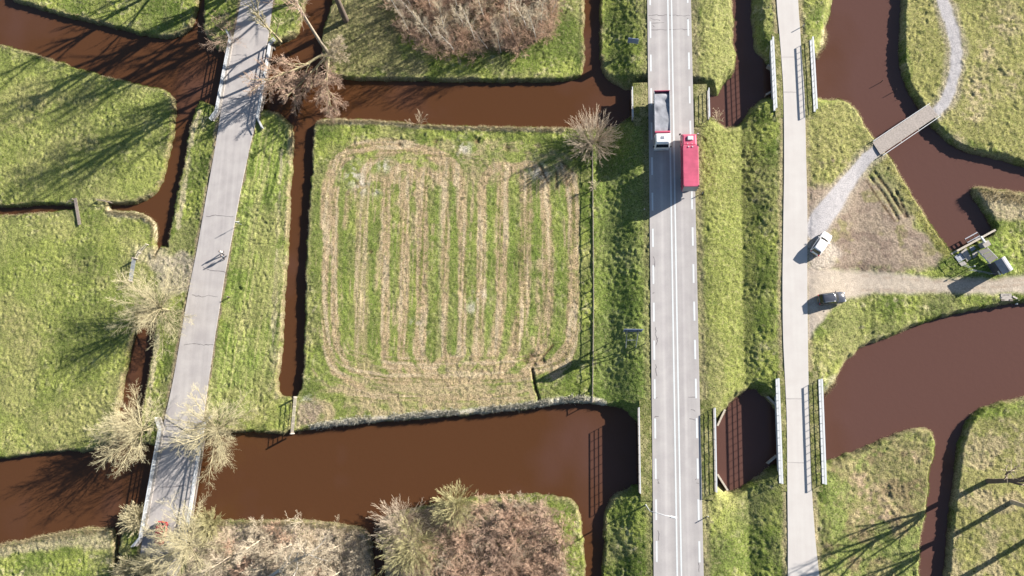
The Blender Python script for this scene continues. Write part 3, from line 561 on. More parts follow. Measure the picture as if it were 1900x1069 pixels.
def lane_bridge(label, L, Rr, h, spac):
    zt_ = Z_LANE + h; Lb = [P(x, y, zt_) - Vector((0, 0, h)) for x, y in L]; Rb = [P(x, y, zt_) - Vector((0, 0, h)) for x, y in Rr]
    org = (Lb[1] + Rb[2]) / 2; org.z = Z_LANE; t = thing('road_bridge', label, 'bridge', org, group='white railed bridges on the country lane')
    poly_slab('deck', [Lb[1] + Vector((-.15, .2, 0)), Rb[1] + Vector((.15, .2, 0)), Rb[2] + Vector((.15, -.2, 0)), Lb[2] + Vector((-.15, -.2, 0))], Z_LANE - 0.55, Z_LANE - 0.13, M_CONC_D, t, org)
    for B_, s in ((Lb, 1), (Rb, -1)):
        mb = MB()
        for a, b_ in zip(B_[:-1], B_[1:]): mb.bar(a - org + Vector((s * .22, 0, .02)), b_ - org + Vector((s * .22, 0, .02)), 0.42, 0.26)
        mb.build('kerb', M_CONC, t); railing(t, B_, h, spac, M_WHITE, 0.17, (0.62, 0.30), 0.12, org)
    for B_, s in ((Lb, -1), (Rb, 1)):
        for i in (1, 2):
            w = B_[i] + Vector((s * .1, 0, 0)); mb = MB(); mb.box((w.x - org.x, w.y - org.y, -0.95), (0.35, 0.8, 1.0)); mb.build('abutment', M_CONC_D, t)
    return t, org
tb, org = lane_bridge('white railed lane bridge at the top beneath the tall bare tree', [(418.5,54),(425,70),(399,205),(388,220)], [(507,70),(499,79),(476,217),(485,235)], 1.0, 1.7)
mb = MB(); a, b_ = P(500, 118, ZW + .3) - org, P(490, 193, ZW + .3) - org; mb.bar(a, b_, 0.16, 0.16)
for k in (0.02, .5, .98): p = a.lerp(b_, k); mb.box((p.x, p.y, p.z - .5), (.14, .14, 1.2))
mb.build('fender', M_WOOD_P, tb)
lane_bridge('white railed lane bridge at the bottom with the red car crossing', [(287,775),(294,797),(258,998),(243,1015)], [(390,772),(375,788),(343,990),(347,1012)], 1.05, 2.0)
def big_bridge(label, group, zr, L, Rr, h, spac, road_x, wings=(), verge=True, solid=False):
    zt_ = zr + h; Lb = [P(x, y, zt_) - Vector((0, 0, h)) for x, y in L]; Rb = [P(x, y, zt_) - Vector((0, 0, h)) for x, y in Rr]
    org = (Lb[0] + Rb[-1]) / 2; org.z = zr; t = thing('road_bridge', label, 'bridge', org, group=group)
    e = Vector((.25, 0, 0)); poly_slab('deck', [Lb[0], Rb[0], Rb[-1], Lb[-1]], zr - 0.85, zr - 0.16, M_CONC_D, t, org)
    for B_, s in ((Lb, -1), (Rb, 1)):
        mb = MB(); mb.bar(B_[0] - org + Vector((s * .13, 0, -.42)), B_[-1] - org + Vector((s * .13, 0, -.42)), 0.26 if not solid else .34, 0.95); mb.build('edge_beam', M_WHITE if solid else M_CONC, t)
        rl = railing(t, [B_[0] + Vector((s * .13, 0, 0)), B_[-1] + Vector((s * .13, 0, 0))], h, spac, M_WHITE, 0.26 if solid else 0.15, (0.66, 0.36), 0.06, org, 0.06)
        if verge:                                  # turf between road and railing
            y0, y1 = B_[0].y + 1.2, B_[-1].y - 1.2; n, m = int(abs(y1 - y0) / .2), 12; u = np.linspace(0, 1, n + 1); v = np.linspace(0, 1, m + 1)
            yy = y0 + (y1 - y0) * u; xa = B_[0].x + (B_[-1].x - B_[0].x) * u; xb = np.array([road_x(q_)[0 if s < 0 else 1] for q_ in yy]) + (.02 if s < 0 else -.02)
            X = xa[:, None] * (1 - v) + xb[:, None] * v; Y = np.repeat(yy[:, None], m + 1, 1); Zv = -.09 + .09 * fbm(X, Y, .45, 103, 2) - .05 * (v[None] > .95)
            e_ = fbm(X, Y, .9, 47, 3); cl = mix(alb(142, 140, 84), alb(176, 166, 116), smooth(.4, .6, e_)[..., None]); cl = mix(cl, alb(112, 118, 62), smooth(.52, .66, fbm(X, Y, 1.3, 49, 2))[..., None] * .7)
            id_ = np.arange((n + 1) * (m + 1)).reshape(n + 1, m + 1); f_ = np.stack([id_[:-1, :-1], id_[1:, :-1], id_[1:, 1:], id_[:-1, 1:]], -1).reshape(-1, 4)
            mesh_np('verge', np.stack([X - org.x, Y - org.y, Zv], -1).reshape(-1, 3), f_ if s < 0 else f_[:, ::-1], M_GROUND, t, True, cl.reshape(-1, 3))
    for a, b_ in wings:
        p, q = P(*a, 0.1) - org, P(*b_, 0.1) - org; mb = MB(); mb.bar(p + Vector((0, 0, -.5)), q + Vector((0, 0, -.5)), 0.14, 1.2); mb.bar(p + Vector((0, 0, .14)), q + Vector((0, 0, .14)), 0.28, 0.07); mb.build('wing_wall', M_WOOD_P, t)
    for B_ in (Lb, Rb):
        for k in (0, -1):
            w = B_[k] - org; MB().box((w.x * .96, w.y, -1.7), (0.5, 0.5, 1.7)).build('abutment', M_CONC_D, t)
    return t
mr = lambda y: (RX0, RX1)
def cr(y): return (np.interp(y, [p.y for p in CYC_L[::-1]], [p.x for p in CYC_L[::-1]]), np.interp(y, [p.y for p in CYC_R[::-1]], [p.x for p in CYC_R[::-1]]))
big_bridge('short grass verged bridge carrying the main road just behind the white tipper truck', 'bridges of the main road', Z_MAIN, [(1175,161),(1176,217)], [(1314,163),(1315.5,217)], 1.05, 1.5, mr)
big_bridge('long grass verged main road bridge beside the street lamp', 'bridges of the main road', Z_MAIN, [(1187.5,756),(1190,916)], [(1325.5,757),(1328.5,914)], 1.05, 1.5, mr, [((1345,760),(1331,790)), ((1331,880),(1350,910))])
big_bridge('shorter cycle road bridge with broad white railings, upstream of the wooden footbridge', 'bridges of the cycle road', Z_CYCLE, [(1436,68),(1442.5,200)], [(1507,68),(1514.5,202)], 1.2, 1.05, cr, [((1424,121),(1436,128)), ((1421,176),(1436,168))], solid=True)
big_bridge('longer cycle road bridge with broad white railings at the wide bend of the river', 'bridges of the cycle road', Z_CYCLE, [(1446.5,702),(1453.5,898)], [(1523.5,703),(1531,899)], 1.2, 1.15, cr, [((1424,736),(1440,752)), ((1424,860),(1442,845))], solid=True)
# footbridge of planks
zf = 0.55; W1, W2, E1, E2 = P(1619, 264, zf), P(1634, 287, zf), P(1724, 194, zf), P(1741, 214, zf)
org = (W1 + E2) / 2; org.z = zf; t = thing('footbridge', 'wooden plank footbridge with thin white rails at the gravel path', 'footbridge', org)
mb = MB(); n = 62; rw = random.Random(5)
for i in range(n):
    a, b_ = W1.lerp(E1, i / n), W2.lerp(E2, i / n); a2, b2 = W1.lerp(E1, (i + .86) / n), W2.lerp(E2, (i + .86) / n); z = rw.uniform(-.008, .008)
    q = [v - org + Vector((0, 0, z)) for v in (a, b_, b2, a2)]; mb.add(q + [v - Vector((0, 0, .06)) for v in q], [(0, 1, 2, 3), (7, 6, 5, 4), (0, 4, 5, 1), (1, 5, 6, 2), (2, 6, 7, 3), (3, 7, 4, 0)], 0)
mb.build('deck', plain('plank_deck', tuple(alb(206, 190, 178)), 0.85, var=0.2, scale=4), t)
ax = (E1 - W1).normalized(); sx = Vector((-ax.y, ax.x, 0))
for k in (.2, .8):
    p, q = W1.lerp(W2, k) - org, E1.lerp(E2, k) - org; MB().bar(p + Vector((0, 0, -.2)), q + Vector((0, 0, -.2)), .2, .26).build('girder', M_WOOD_D, t)
for (p, q, s) in ((W1, E1, .06), (W2, E2, -.32)):
    o_ = sx * s; mb = MB(); mb.bar(p - org + o_ + Vector((0, 0, .35)), q - org + o_ + Vector((0, 0, .35)), .09, .09); r_ = mb.build('handrail', M_WHITE, t)
    for k in (.05, .35, .65, .95):
        c = (p - org).lerp(q - org, k); mb = MB(); mb.bar(c - sx * (.15 if s > 0 else -.15) + Vector((0, 0, -.05)), c + o_ * 1.2 + Vector((0, 0, -.05)), .1, .1); mb.box((c.x + o_.x, c.y + o_.y, .12), (.07, .07, .42)); mb.build('bracket', M_WOOD_P, r_)
for k in (.3, .7):
    mb = MB()
    for f in (.1, .9): c = W1.lerp(E1, k).lerp(W2.lerp(E2, k), f) - org; mb.tube([(c.x, c.y, -.1), (c.x, c.y, -2.2)], .12)
    mb.build('pile', M_WOOD_D, t)
# plank over the ditch in the left meadow
a, b_ = G(141.5, 369), G(150, 418); a.z = b_.z = 0.22; org = (a + b_) / 2; t = thing('plank_bridge', 'narrow grey plank laid across the meadow ditch', 'plank bridge', org)
d = (b_ - a).normalized(); s = Vector((-d.y, d.x, 0))
for k in (-1, 0, 1): MB().bar(a - org + s * .2 * k, b_ - org + s * .2 * k + Vector((0, 0, rw.uniform(-.01, .01))), .185, .06).build('plank', M_WOOD, t)
mb = MB(); mb.bar(a - org + Vector((-1.5, -.9, .1)), a - org + Vector((-.2, -.1, .35)), .08, .08); mb.bar(a - org + Vector((-1.3, -.5, .05)), a - org + Vector((-.1, -.8, .2)), .07, .07); mb.box((a.x - org.x - .3, a.y - org.y - .2, -.1), (.12, .12, 1.1)); mb.build('prop', M_WOOD, t)
# ------------------------------------------------------------------ fences and gates
def fence(label, pxs, h, spac, mat, rails=(1.0, .5), name='fence', cat='fence', board=None, group=None):
    pts = [G(*p) for p in pxs]; org = pts[0].copy(); t = thing(name, label, cat, org, group=group); mb = MB()
    dens = []
    for a, b_ in zip(pts[:-1], pts[1:]):
        n = max(1, round((b_ - a).length / spac)); dens += [a.lerp(b_, i / n) for i in range(n)]
    dens.append(pts[-1])
    for p in dens: p.z = gh(p.x, p.y)
    for p in dens: MB().box((p.x - org.x, p.y - org.y, p.z - org.z + h / 2 - .1), (.13, .13, h + .25), rw.uniform(0, 1)).build('post', mat, t)
    for k in rails:
        for a, b_ in zip(dens[:-1], dens[1:]): mb.bar(a - org + Vector((0, 0, h * k - .06)), b_ - org + Vector((0, 0, h * k - .06)), .05, .09)
    mb.build('rail', mat, t)
    if board:
        mb = MB()
        for a, b_ in zip(dens[:-1], dens[1:]): mb.bar(a - org + Vector((.09, 0, board / 2)), b_ - org + Vector((.09, 0, board / 2)), .04, board)
        mb.build('kick_board', M_WOOD_P, t)
    return t
fence('long post and rail fence between the striped field and the road verge', [(1098.5,260),(1100,400),(1101,560),(1099,746)], 1.0, 2.05, M_WOOD, (1.0,), board=0.24)
fence('short wooden rail fence on the dam beside the plank', [(184,372),(209,377)], .9, 1.1, M_WOOD)
fence('low wooden rails running from the metal gate to the ditch end', [(256,481),(262,470),(276,455)], 1.0, 1.4, M_WOOD_P, (1.0, .5))
def gate(label, p0, p1, h, mat, n_bars, post_mat, mesh=0):
    a, b_ = G(*p0), G(*p1); a.z = b_.z = max(a.z, b_.z); org = (a + b_) / 2; t = thing('field_gate', label, 'gate', org, group=None)
    for p in (a, b_): MB().box((p.x - org.x, p.y - org.y, h / 2), (.18, .18, h + .3)).build('post', post_mat, t)
    mb = MB(); u, v = a.lerp(b_, .03) - org, a.lerp(b_, .97) - org
    for k in range(n_bars): z = .15 + (h - .15) * k / (n_bars - 1); mb.bar(u + Vector((0, 0, z)), v + Vector((0, 0, z)), .06, .06)
    for k in (0, .25, .5, .75, 1): c = u.lerp(v, k); mb.box((c.x, c.y, h / 2 + .07), (.06, .06, h - .1))
    mb.build('gate_leaf', mat, t); return t
gate('galvanised field gate beside the spreading pollard willow', (253,481), (246,523), 1.15, M_GALV, 6, M_WOOD)
gate('pale wooden gate closing the field at the ditch end', (551,737), (549,804), 1.25, M_WOOD_P, 4, M_WOOD_P)
# ------------------------------------------------------------------ road furniture
def road_sign_big():
    b0 = G(1171, 618); t = thing('direction_sign', 'large blue grey sign panel on braced legs in the verge', 'road sign', b0)
    MB().box((0.05, 0, 3.9), (2.9, .07, 3.0)).build('panel', M_BLUEGREY, t, bevel=.01)
    mb = MB()
    for z in (2.7, 3.9, 5.1): mb.box((0.05, -.08, z), (2.8, .07, .1))
    mb.build('batten', M_GALV, t)
    for x0, px_ in ((-.85, (1161, 647)), (.85, (1179.5, 646))):
        f = G(*px_) - b0; MB().tube([(x0, -.12, -.4), (x0, -.12, 5.2)], .07).build('leg', M_GALV, t)
        MB().tube([(f.x, f.y, f.z - .2), (x0, -.2, 3.6)], .075).build('brace', M_GALV, t)
    f0, f1 = G(1161, 647) - b0, G(1179.5, 646) - b0; k = .5
    MB().tube([f0.lerp(Vector((-.85, -.2, 3.6)), k), f1.lerp(Vector((.85, -.2, 3.6)), k)], .06).build('cross_bar', M_GALV, t)
road_sign_big()
b0 = G(1171, 84); t = thing('information_sign', 'small blue grey board on two posts in the verge', 'road sign', b0, R(-9))
MB().box((0.25, 0, 1.55), (1.85, .06, 1.6)).build('panel', M_BLUEGREY, t, bevel=.01)
for x in (-.4, .9): MB().tube([(x, .09, -.3), (x, .09, 2.3)], .05).build('leg', M_GALV, t)
b0 = G(1198, 937); tip = P(1246, 958.5, 8.3 + Z_MAIN * .6) - b0; end = P(1256, 961, 8.4 + Z_MAIN * .6) - b0
t = thing('street_lamp', 'tall white street lamp with curved arm over the main road', 'street lamp', b0)
MB().tube([(0, 0, -.3), (0, 0, .9)], .13, 10).build('base', M_WHITE, t)
MB().tube([(0, 0, .9), (0, 0, 7.0)], .10, 10, r2=.07).build('pole', M_WHITE, t)
MB().tube([(0, 0, 7.0), (0.25, 0, 7.6), (0.9, -.1, 8.0), (tip.x * .7, tip.y * .7, 8.2), (tip.x, tip.y, tip.z)], .06, 8, r2=.045).build('arm', M_WHITE, t, True)
d = (end - tip); a_ = math.atan2(d.y, d.x); mb = MB(); mb.box((0, 0, 0), (1.05, .34, .14), 0, taper=.7); lh = mb.build('lamp_head', M_WHITE, t, bevel=.03); lh.location = (tip.x + .25, tip.y - .1, tip.z); lh.rotation_euler = (0, 0, a_)
MB().box((0, 0, -.09), (.8, .24, .04)).build('lens', M_LAMPW, lh)
def marker(px, label):
    b0 = G(*px); t = thing('marker_post', label, 'marker post', b0, group='white marker posts in the verges')
    MB().box((0, 0, .4), (.13, .1, 1.0), taper=.85).build('post', M_WHITE, t); MB().box((0, 0, .93), (.13, .1, .12)).build('cap', M_DARK, t); MB().box((0, -.055, .72), (.06, .02, .14)).build('reflector', M_LAMPR, t)
marker((1303, 359), 'white marker post in the grass right behind the red truck')
marker((1196.5, 638), 'white marker post between the large sign and the road')
marker((1195.5, 389), 'white marker post in the truck shadow at the west edge of the main road')
marker((1313, 958), 'white marker post across the road from the street lamp')
marker((1490, 49), 'white marker post on the cycle road verge above the northern bridge')
b0 = G(448, 417); t = thing('warning_sign', 'triangular traffic sign on a post beside the lane', 'road sign', b0)
MB().tube([(0, 0, -.3), (0, 0, 2.3)], .04).build('post', M_GALV, t)
mb = MB(); q = [(-.42, -.05, 1.6), (.42, -.05, 1.6), (0, -.05, 2.3)]; mb.add(q + [(x, .0, z) for x, y, z in q], [(0, 1, 2), (5, 4, 3), (0, 3, 4, 1), (1, 4, 5, 2), (2, 5, 3, 0)]); s_ = mb.build('panel', M_WHITE, t); s_.rotation_euler = (0, 0, R(20))
b0 = G(426, 552); t = thing('bollard', 'dark wooden bollard on the lane verge', 'bollard', b0); MB().box((0, 0, .35), (.16, .16, .9), .3).build('post', M_WOOD_D, t); MB().box((0, 0, .83), (.2, .2, .06), .3).build('cap', M_WOOD, t)
for px_, lb in (((1634, 153), 'thin wooden stake standing in the river, the one nearer mid stream'), ((1659, 170), 'thin wooden stake standing in the river close to the east bank')):
    b0 = P(*px_, ZW); tag(MB().tube([(0, 0, -1.0), (.03, .02, .9)], .07, 7, r2=.05).build('wooden_stake', M_WOOD_D, loc=b0), lb, 'stake', 'stakes in the river')
# ------------------------------------------------------------------ the pumping station and the weir
def px3(X, Y, z=0.35): return P(1750 + X / 7.127, 420 + Y / 7.127, z)
ZH = 0.45
rc_ = [px3(685, 465, ZH + 2.4), px3(820, 385, ZH + 2.4), px3(935, 560, ZH + 2.4), px3(800, 640, ZH + 2.4)]
c = sum(rc_, Vector()) / 4; lx = ((rc_[3] - rc_[0]) + (rc_[2] - rc_[1])) / 2; wx_ = ((rc_[1] - rc_[0]) + (rc_[2] - rc_[3])) / 2
HL, HW, ha = lx.length, wx_.length, math.atan2(lx.y, lx.x)
t = thing('pump_house', 'small dark boarded hut with pale corrugated gable roof by the track', 'hut', (c.x, c.y, ZH), ha)
MB().box((0, 0, 1.05), (HL - .3, HW - .3, 2.3)).build('wall', M_WALLD, t)
for s in (1, -1):                                  # two corrugated roof slopes
    mb = MB(); n = 36
    for i in range(n):
        x0, x1 = -HL / 2 + HL * i / n, -HL / 2 + HL * (i + 1) / n; z0, z1 = .035 * (i % 2), .035 * ((i + 1) % 2)
        q = [(x0, s * HW / 2, 2.2 + z0), (x1, s * HW / 2, 2.2 + z1), (x1, 0, 2.85 + z1), (x0, 0, 2.85 + z0)]; mb.add(q if s < 0 else q[::-1], [(0, 1, 2, 3)])
    rf = mb.build('roof', M_ROOF, t); m_ = rf.modifiers.new('thick', 'SOLIDIFY'); m_.thickness = .04
for e in (-1, 1):
    x = e * (HL / 2 - .16); MB().add([(x, -HW / 2 + .15, 2.15), (x, HW / 2 - .15, 2.15), (x, 0, 2.75)], [(0, 1, 2)]).build('gable', M_WALLD, t)
MB().box((0, 0, 2.91), (HL, .24, .05)).build('ridge_cap', M_ROOF, t)
MB().box((HL * .12, -HW / 2 + .13, .9), (.95, .05, 1.9)).build('door', M_WALLD, t); MB().box((HL * .34, -HW / 2 + .12, 1.5), (.7, .05, .4)).build('notice_board', M_WHITE, t)
q = [px3(465, 322, 1.2), px3(590, 285, 1.2), px3(722, 418, 1.2), px3(622, 490, 1.2)]; org = sum(q, Vector()) / 4; org.z = 1.2
t = thing('walkway', 'dark grating walkway of three panels leading to the hut', 'walkway', org)
for k in range(3):
    a0, a1 = k / 3 + .015, (k + 1) / 3 - .015; pts = [q[0].lerp(q[3], a0), q[1].lerp(q[2], a0), q[1].lerp(q[2], a1), q[0].lerp(q[3], a1)]
    poly_slab('grating', pts, 1.14, 1.2, plain('grey_grating', tuple(alb(126, 120, 116)), .7, var=.25, scale=9), t, org)
mb = MB()
for a, b_ in ((q[0], q[3]), (q[1], q[2])): mb.bar(a - org + Vector((0, 0, -.12)), b_ - org + Vector((0, 0, -.12)), .1, .2)
mb.build('beam', M_WHITE, t)
for p in q: MB().box((p.x - org.x, p.y - org.y, -.6), (.12, .12, 1.1)).build('leg', M_GALV, t)
q = [px3(510, 222, 1.7), px3(596, 180, 1.7), px3(635, 240, 1.7), px3(556, 286, 1.7)]; org = sum(q, Vector()) / 4; org.z = .2
t = thing('control_cabinet', 'pale grey control cabinet beside the weir', 'cabinet', org)
poly_slab('lid', q, 1.62, 1.72, M_CONC, t, org); cc = sum(q, Vector()) / 4; poly_slab('housing', [cc.lerp(p, .86) for p in q], .1, 1.62, M_GALV, t, org)
a, b_ = px3(497, 135, 1.9), px3(556, 215, 1.9); org = (a + b_) / 2; org.z = .3
t = thing('sluice_hoist', 'white tubular hoist arm reaching over the weir', 'hoist', org); MB().bar(a - org, b_ - org, .26, .26).build('arm', M_WHITE, t, bevel=.03)
MB().tube([(a - org) * .9, (a.x - org.x, a.y - org.y, -1.2)], .07).build('rod', M_WHITE, t); MB().tube([(b_ - org) * .8, ((b_ - org).x * .8, (b_ - org).y * .8, -.3)], .12).build('column', M_WHITE, t)
a, b_ = P(1764, 472, .1), P(1846, 427, .1); org = (a + b_) / 2; t = thing('weir', 'timber and sheet pile weir closing the end of the river arm', 'weir', org)
mb = MB(); mb.bar(a - org + Vector((0, 0, -.7)), b_ - org + Vector((0, 0, -.7)), .16, 1.7); mb.build('sheet_piling', M_WOOD_D, t)
MB().bar(a - org + Vector((0, 0, .18)), b_ - org + Vector((0, 0, .18)), .3, .1).build('capping_beam', M_WOOD_P, t)
dv = (b_ - a).normalized(); nv = Vector((-dv.y, dv.x, 0))
if nv.y < 0: nv = -nv
for k in (.35, 1.0): MB().bar((a.lerp(b_, .40) - org) + nv * k + Vector((0, 0, .05)), (a.lerp(b_, .68) - org) + nv * k + Vector((0, 0, .05)), .14, .16).build('walkway_beam', M_GALV, t)
mb = MB()
for k in (.40, .49, .58, .68): c = a.lerp(b_, k) - org; mb.bar(c + Vector((0, 0, .05)), c + nv * 1.05 + Vector((0, 0, .05)), .1, .12)
mb.build('sluice_frame', M_WOOD_D, t)
q = [px3(150, 405), px3(330, 262), px3(462, 370), px3(370, 440), px3(250, 535)]; org = sum(q, Vector()) / 5
t = thing('concrete_apron', 'pale concrete apron of slabs behind the weir', 'apron', org)
ga = [((150,405),(225,350),(285,430),(205,480)), ((232,345),(300,290),(372,425),(312,470),(292,428)), ((345,285),(400,265),(430,300),(375,335)), ((380,355),(440,330),(462,375),(395,425)), ((208,488),(280,462),(312,500),(245,530))]
for k, g_ in enumerate(ga): poly_slab('slab', [px3(*p) for p in g_], .1, .42 + .02 * (k % 2), M_CONC if k not in (0, 2) else M_GALV, t, org)
def handrail(label, pts, h=1.05):
    w = [px3(*p, .4) for p in pts]; org = w[0].copy(); t = thing('handrail', label, 'handrail', org); railing(t, w, h, 1.1, M_GALV, .05, (.5,), .04, org, .05)
handrail('thin steel handrail round the concrete apron', [(130,400),(245,530),(330,560)])
handrail('thin steel handrail along the track in front of the hut', [(330,590),(470,612),(600,640),(730,632)])
b0 = px3(345, 552, .4); t = thing('lamp_post', 'short post with a white globe beside the apron', 'lamp post', b0); MB().tube([(0, 0, -.2), (0, 0, 1.5)], .05).build('post', M_GALV, t); MB().tube([(0, 0, 1.5), (0, 0, 1.56), (0, 0, 1.7)], .13, 10, r2=.08).build('globe', M_WHITE, t)
# culvert
q = [px3(760, 890, .3), px3(902, 890, .3), px3(918, 985, .3), px3(765, 985, .3)]; org = sum(q, Vector()) / 4; t = thing('culvert', 'concrete culvert head with splayed wing walls under the track', 'culvert', org)
poly_slab('headwall', q, .12, .34, M_CONC, t, org)
w = (q[3] + q[2]) / 2 - org; ww = (q[2] - q[3]).length
MB().box((w.x - ww * .36, w.y + .1, -.8), (ww * .28, .3, 1.8)).build('pier', M_CONC_D, t); MB().box((w.x + ww * .36, w.y + .1, -.8), (ww * .28, .3, 1.8)).build('pier', M_CONC_D, t); MB().box((w.x, w.y + .9, -.9), (ww * .5, .1, 1.9)).build('opening', M_DARK, t)
for a, b_ in (((782, 928), (712, 978)), ((905, 920), (996, 968))):
    u, v = px3(*a, .3) - org, px3(*b_, .1) - org; MB().bar(u + Vector((0, 0, -.5)), v + Vector((0, 0, -.6)), .24, 1.3).build('wing_wall', M_CONC, t)
tag(MB().tube([(0, 0, -.1), (0, 0, .05), (0, 0, .3), (0, 0, .36)], .16, 10, r2=.12).build('marker_buoy', M_WHITE, loc=P(1885, 564, ZW)), 'small white float on the water below the culvert', 'buoy')
# ------------------------------------------------------------------ vehicles
def wheel(parent, x, y, r, w, rim_m=M_CHROME):
    wh = MB().tube([(x, y - w / 2, r), (x, y + w / 2, r)], r, 16).build('wheel', M_DARK, parent); MB().tube([(x, y - w / 2 - .012, r), (x, y + w / 2 + .012, r)], r * .6, 12).build('rim', rim_m, wh); return wh
def car(name, label, loc, rz, paint_m, L=4.1, W=1.75, H=1.5, rails=False, roof_m=None):
    t = thing(name, label, 'car', loc, rz); hl, hw = L / 2, W / 2; zb = .92 * H / 1.5
    st = [(-hl, .80, .42, .72), (-hl + .06, .88, .30, .86), (-hl + .35, .97, .22, .95), (-hl * .4, 1.0, .2, .95), (hl * .2, 1.0, .2, .95), (hl * .36, .99, .2, .95), (hl * .72, .95, .22, .86), (hl - .22, .86, .25, .74), (hl - .04, .70, .34, .62), (hl, .6, .42, .55)]
    rings = []
    for x, k, z0, zt_ in st:
        w = hw * k; zt_ *= H / 1.5; zs = zt_ - .12
        rings.append([(x, -w * .88, z0), (x, -w, z0 + .15), (x, -w, zs), (x, -w * .88, zt_), (x, 0, zt_ + .03), (x, w * .88, zt_), (x, w, zs), (x, w, z0 + .15), (x, w * .88, z0)])
    MB().loft(rings).build('body', paint_m, t, True)
    # cabin: a frustum whose roof is smaller than its foot
    b0, b1, r0, r1 = -hl + .12, hl * .46, -hl + .55, hl * .14; wb, wr = hw * .90, hw * .74; zr = H - .04
    def ring(xa, xb, w, z): return [(xa, -w * .9, z), (xa + .12, -w, z), (xb - .25, -w, z), (xb, -w * .82, z), (xb + .05, 0, z), (xb, w * .82, z), (xb - .25, w, z), (xa + .12, w, z), (xa, w * .9, z), (xa - .04, 0, z)]
    MB().loft([ring(b0, b1, wb, zb - .06), ring(r0, r1, wr, zr), ring(r0 + .15, r1 - .2, wr * .82, H + .01)]).build('roof', roof_m or paint_m, t, True)
    def lp(a, c, k): return tuple(p + (q - p) * k for p, q in zip(a, c))
    A0, A1 = ring(b0, b1, wb, zb - .06), ring(r0, r1, wr, zr); e = .015
    def pane(name, i, j, k0=.12, k1=.92, push=(0, 0, 0)):
        q = [lp(A0[i], A1[i], k0), lp(A0[j], A1[j], k0), lp(A0[j], A1[j], k1), lp(A0[i], A1[i], k1)]; q = [tuple(c + d for c, d in zip(p, push)) for p in q]; return q
    mb = MB(); mb.add(pane('', 3, 4, push=(e, 0, e)), [(0, 1, 2, 3)]); mb.add(pane('', 4, 5, push=(e, 0, e)), [(0, 1, 2, 3)]); mb.build('windscreen', M_GLASS, t)
    mb = MB(); mb.add(pane('', 8, 9, push=(-e, 0, e)), [(0, 1, 2, 3)]); mb.add(pane('', 9, 0, push=(-e, 0, e)), [(0, 1, 2, 3)]); mb.build('rear_window', M_GLASS, t)
    MB().add(pane('', 1, 2, push=(0, -e, 0)), [(0, 1, 2, 3)]).build('side_window', M_GLASS, t); MB().add(pane('', 6, 7, push=(0, e, 0)), [(0, 1, 2, 3)]).build('side_window', M_GLASS, t)
    for s in (-1, 1):
        MB().box((hl - .2, s * hw * .66, .66 * H / 1.5), (.28, .3, .12), s * -.35).build('headlight', M_LAMPW, t, bevel=.02); MB().box((-hl + .07, s * hw * .74, .80 * H / 1.5), (.12, .24, .2), s * .25).build('tail_light', M_LAMPR, t, bevel=.02)
        MB().box((b1 - .35, s * (hw + .09), zb), (.1, .2, .14)).build('wing_mirror', paint_m, t, bevel=.03)
        for x in (-hl * .62, hl * .62): wheel(t, x, s * (hw - .1), .32, .22)
        if rails: MB().tube([(r0 + .1, s * wr * .9, H + .02), (r0 + .2, s * wr * .9, H + .07), (r1 - .3, s * wr * .9, H + .07), (r1 - .2, s * wr * .9, H + .02)], .03, 6).build('roof_rail', M_CHROME, t)
    MB().box((-hl - .01, 0, .55), (.03, .5, .11)).build('number_plate', plain('plate_yellow', (.6, .42, .05), .5), t)
    MB().box((hl + .005, 0, .42), (.04, W * .5, .16)).build('grille', M_DARK, t)
    return t
def on(px_, z): return P(px_[0], px_[1], z)
def heading(a, b_, z): d = P(*b_, z) - P(*a, z); return math.atan2(d.y, d.x)
def rest(a, b_, dz):
    c = (Vector(a) + Vector(b_)) / 2; p = G(*c)
    for _ in range(3): p = P(c.x, c.y, gh(p.x, p.y) + dz)
    p.z = gh(p.x, p.y) + .02; return p
a, b_ = (1512, 469.5), (1536.5, 434.5); car('parked_car', 'white hatchback parked at an angle on the bare earth', rest(a, b_, .7), heading(a, b_, .8), M_CARW, 4.05, 1.74, 1.5)
a, b_ = (1521.5, 556), (1566.5, 551); car('parked_car', 'dark grey estate car with silver roof rails beside the track', rest(a, b_, .8), heading(a, b_, .9), M_CARK, 4.2, 1.8, 1.62, True)
a, b_ = (301, 972), (294, 1010); p = P(297.5, 991, Z_LANE + .8); p.z = Z_LANE + .01; car('small_car', 'red hatchback crossing the lane bridge under the willow', p, heading(a, b_, .8), M_CARR, 3.9, 1.7, 1.48)
def truck(name, label, x, y_front, y_rear, rz):
    L = abs(y_front - y_rear); t = thing(name, label, 'truck', (x, (y_front + y_rear) / 2, Z_MAIN), rz); MB().box((-.2, 0, .75), (L - .8, .9, .26)).build('chassis', M_DARK, t); return t, L
# the white tipper drives towards the viewer
xw = P(1229, 222, Z_MAIN + 2.7).x; yf = P(1228, 278.5, Z_MAIN + .6).y; yr = P(1229, 168.5, Z_MAIN + 2.75).y
t, L = truck('tipper_truck', 'white cabbed tipper truck carrying grey grit', xw, yf, yr, -math.pi / 2); hl = L / 2
cb0, cb1 = hl - 2.15, hl - .12                     # cab from .. to, along the truck
rings = [[(cb0, -1.2, .6), (cb1, -1.2, .6), (cb1, 1.2, .6), (cb0, 1.2, .6)], [(cb0, -1.22, 1.6), (cb1 + .1, -1.22, 1.6), (cb1 + .1, 1.22, 1.6), (cb0, 1.22, 1.6)], [(cb0 + .02, -1.18, 2.6), (cb1 - .25, -1.12, 2.6), (cb1 - .25, 1.12, 2.6), (cb0 + .02, 1.18, 2.6)], [(cb0 + .15, -1.02, 2.82), (cb1 - .5, -.98, 2.82), (cb1 - .5, .98, 2.82), (cb0 + .15, 1.02, 2.82)]]
cab = MB().loft(rings).build('cab', M_TRUCKW, t, bevel=.07)
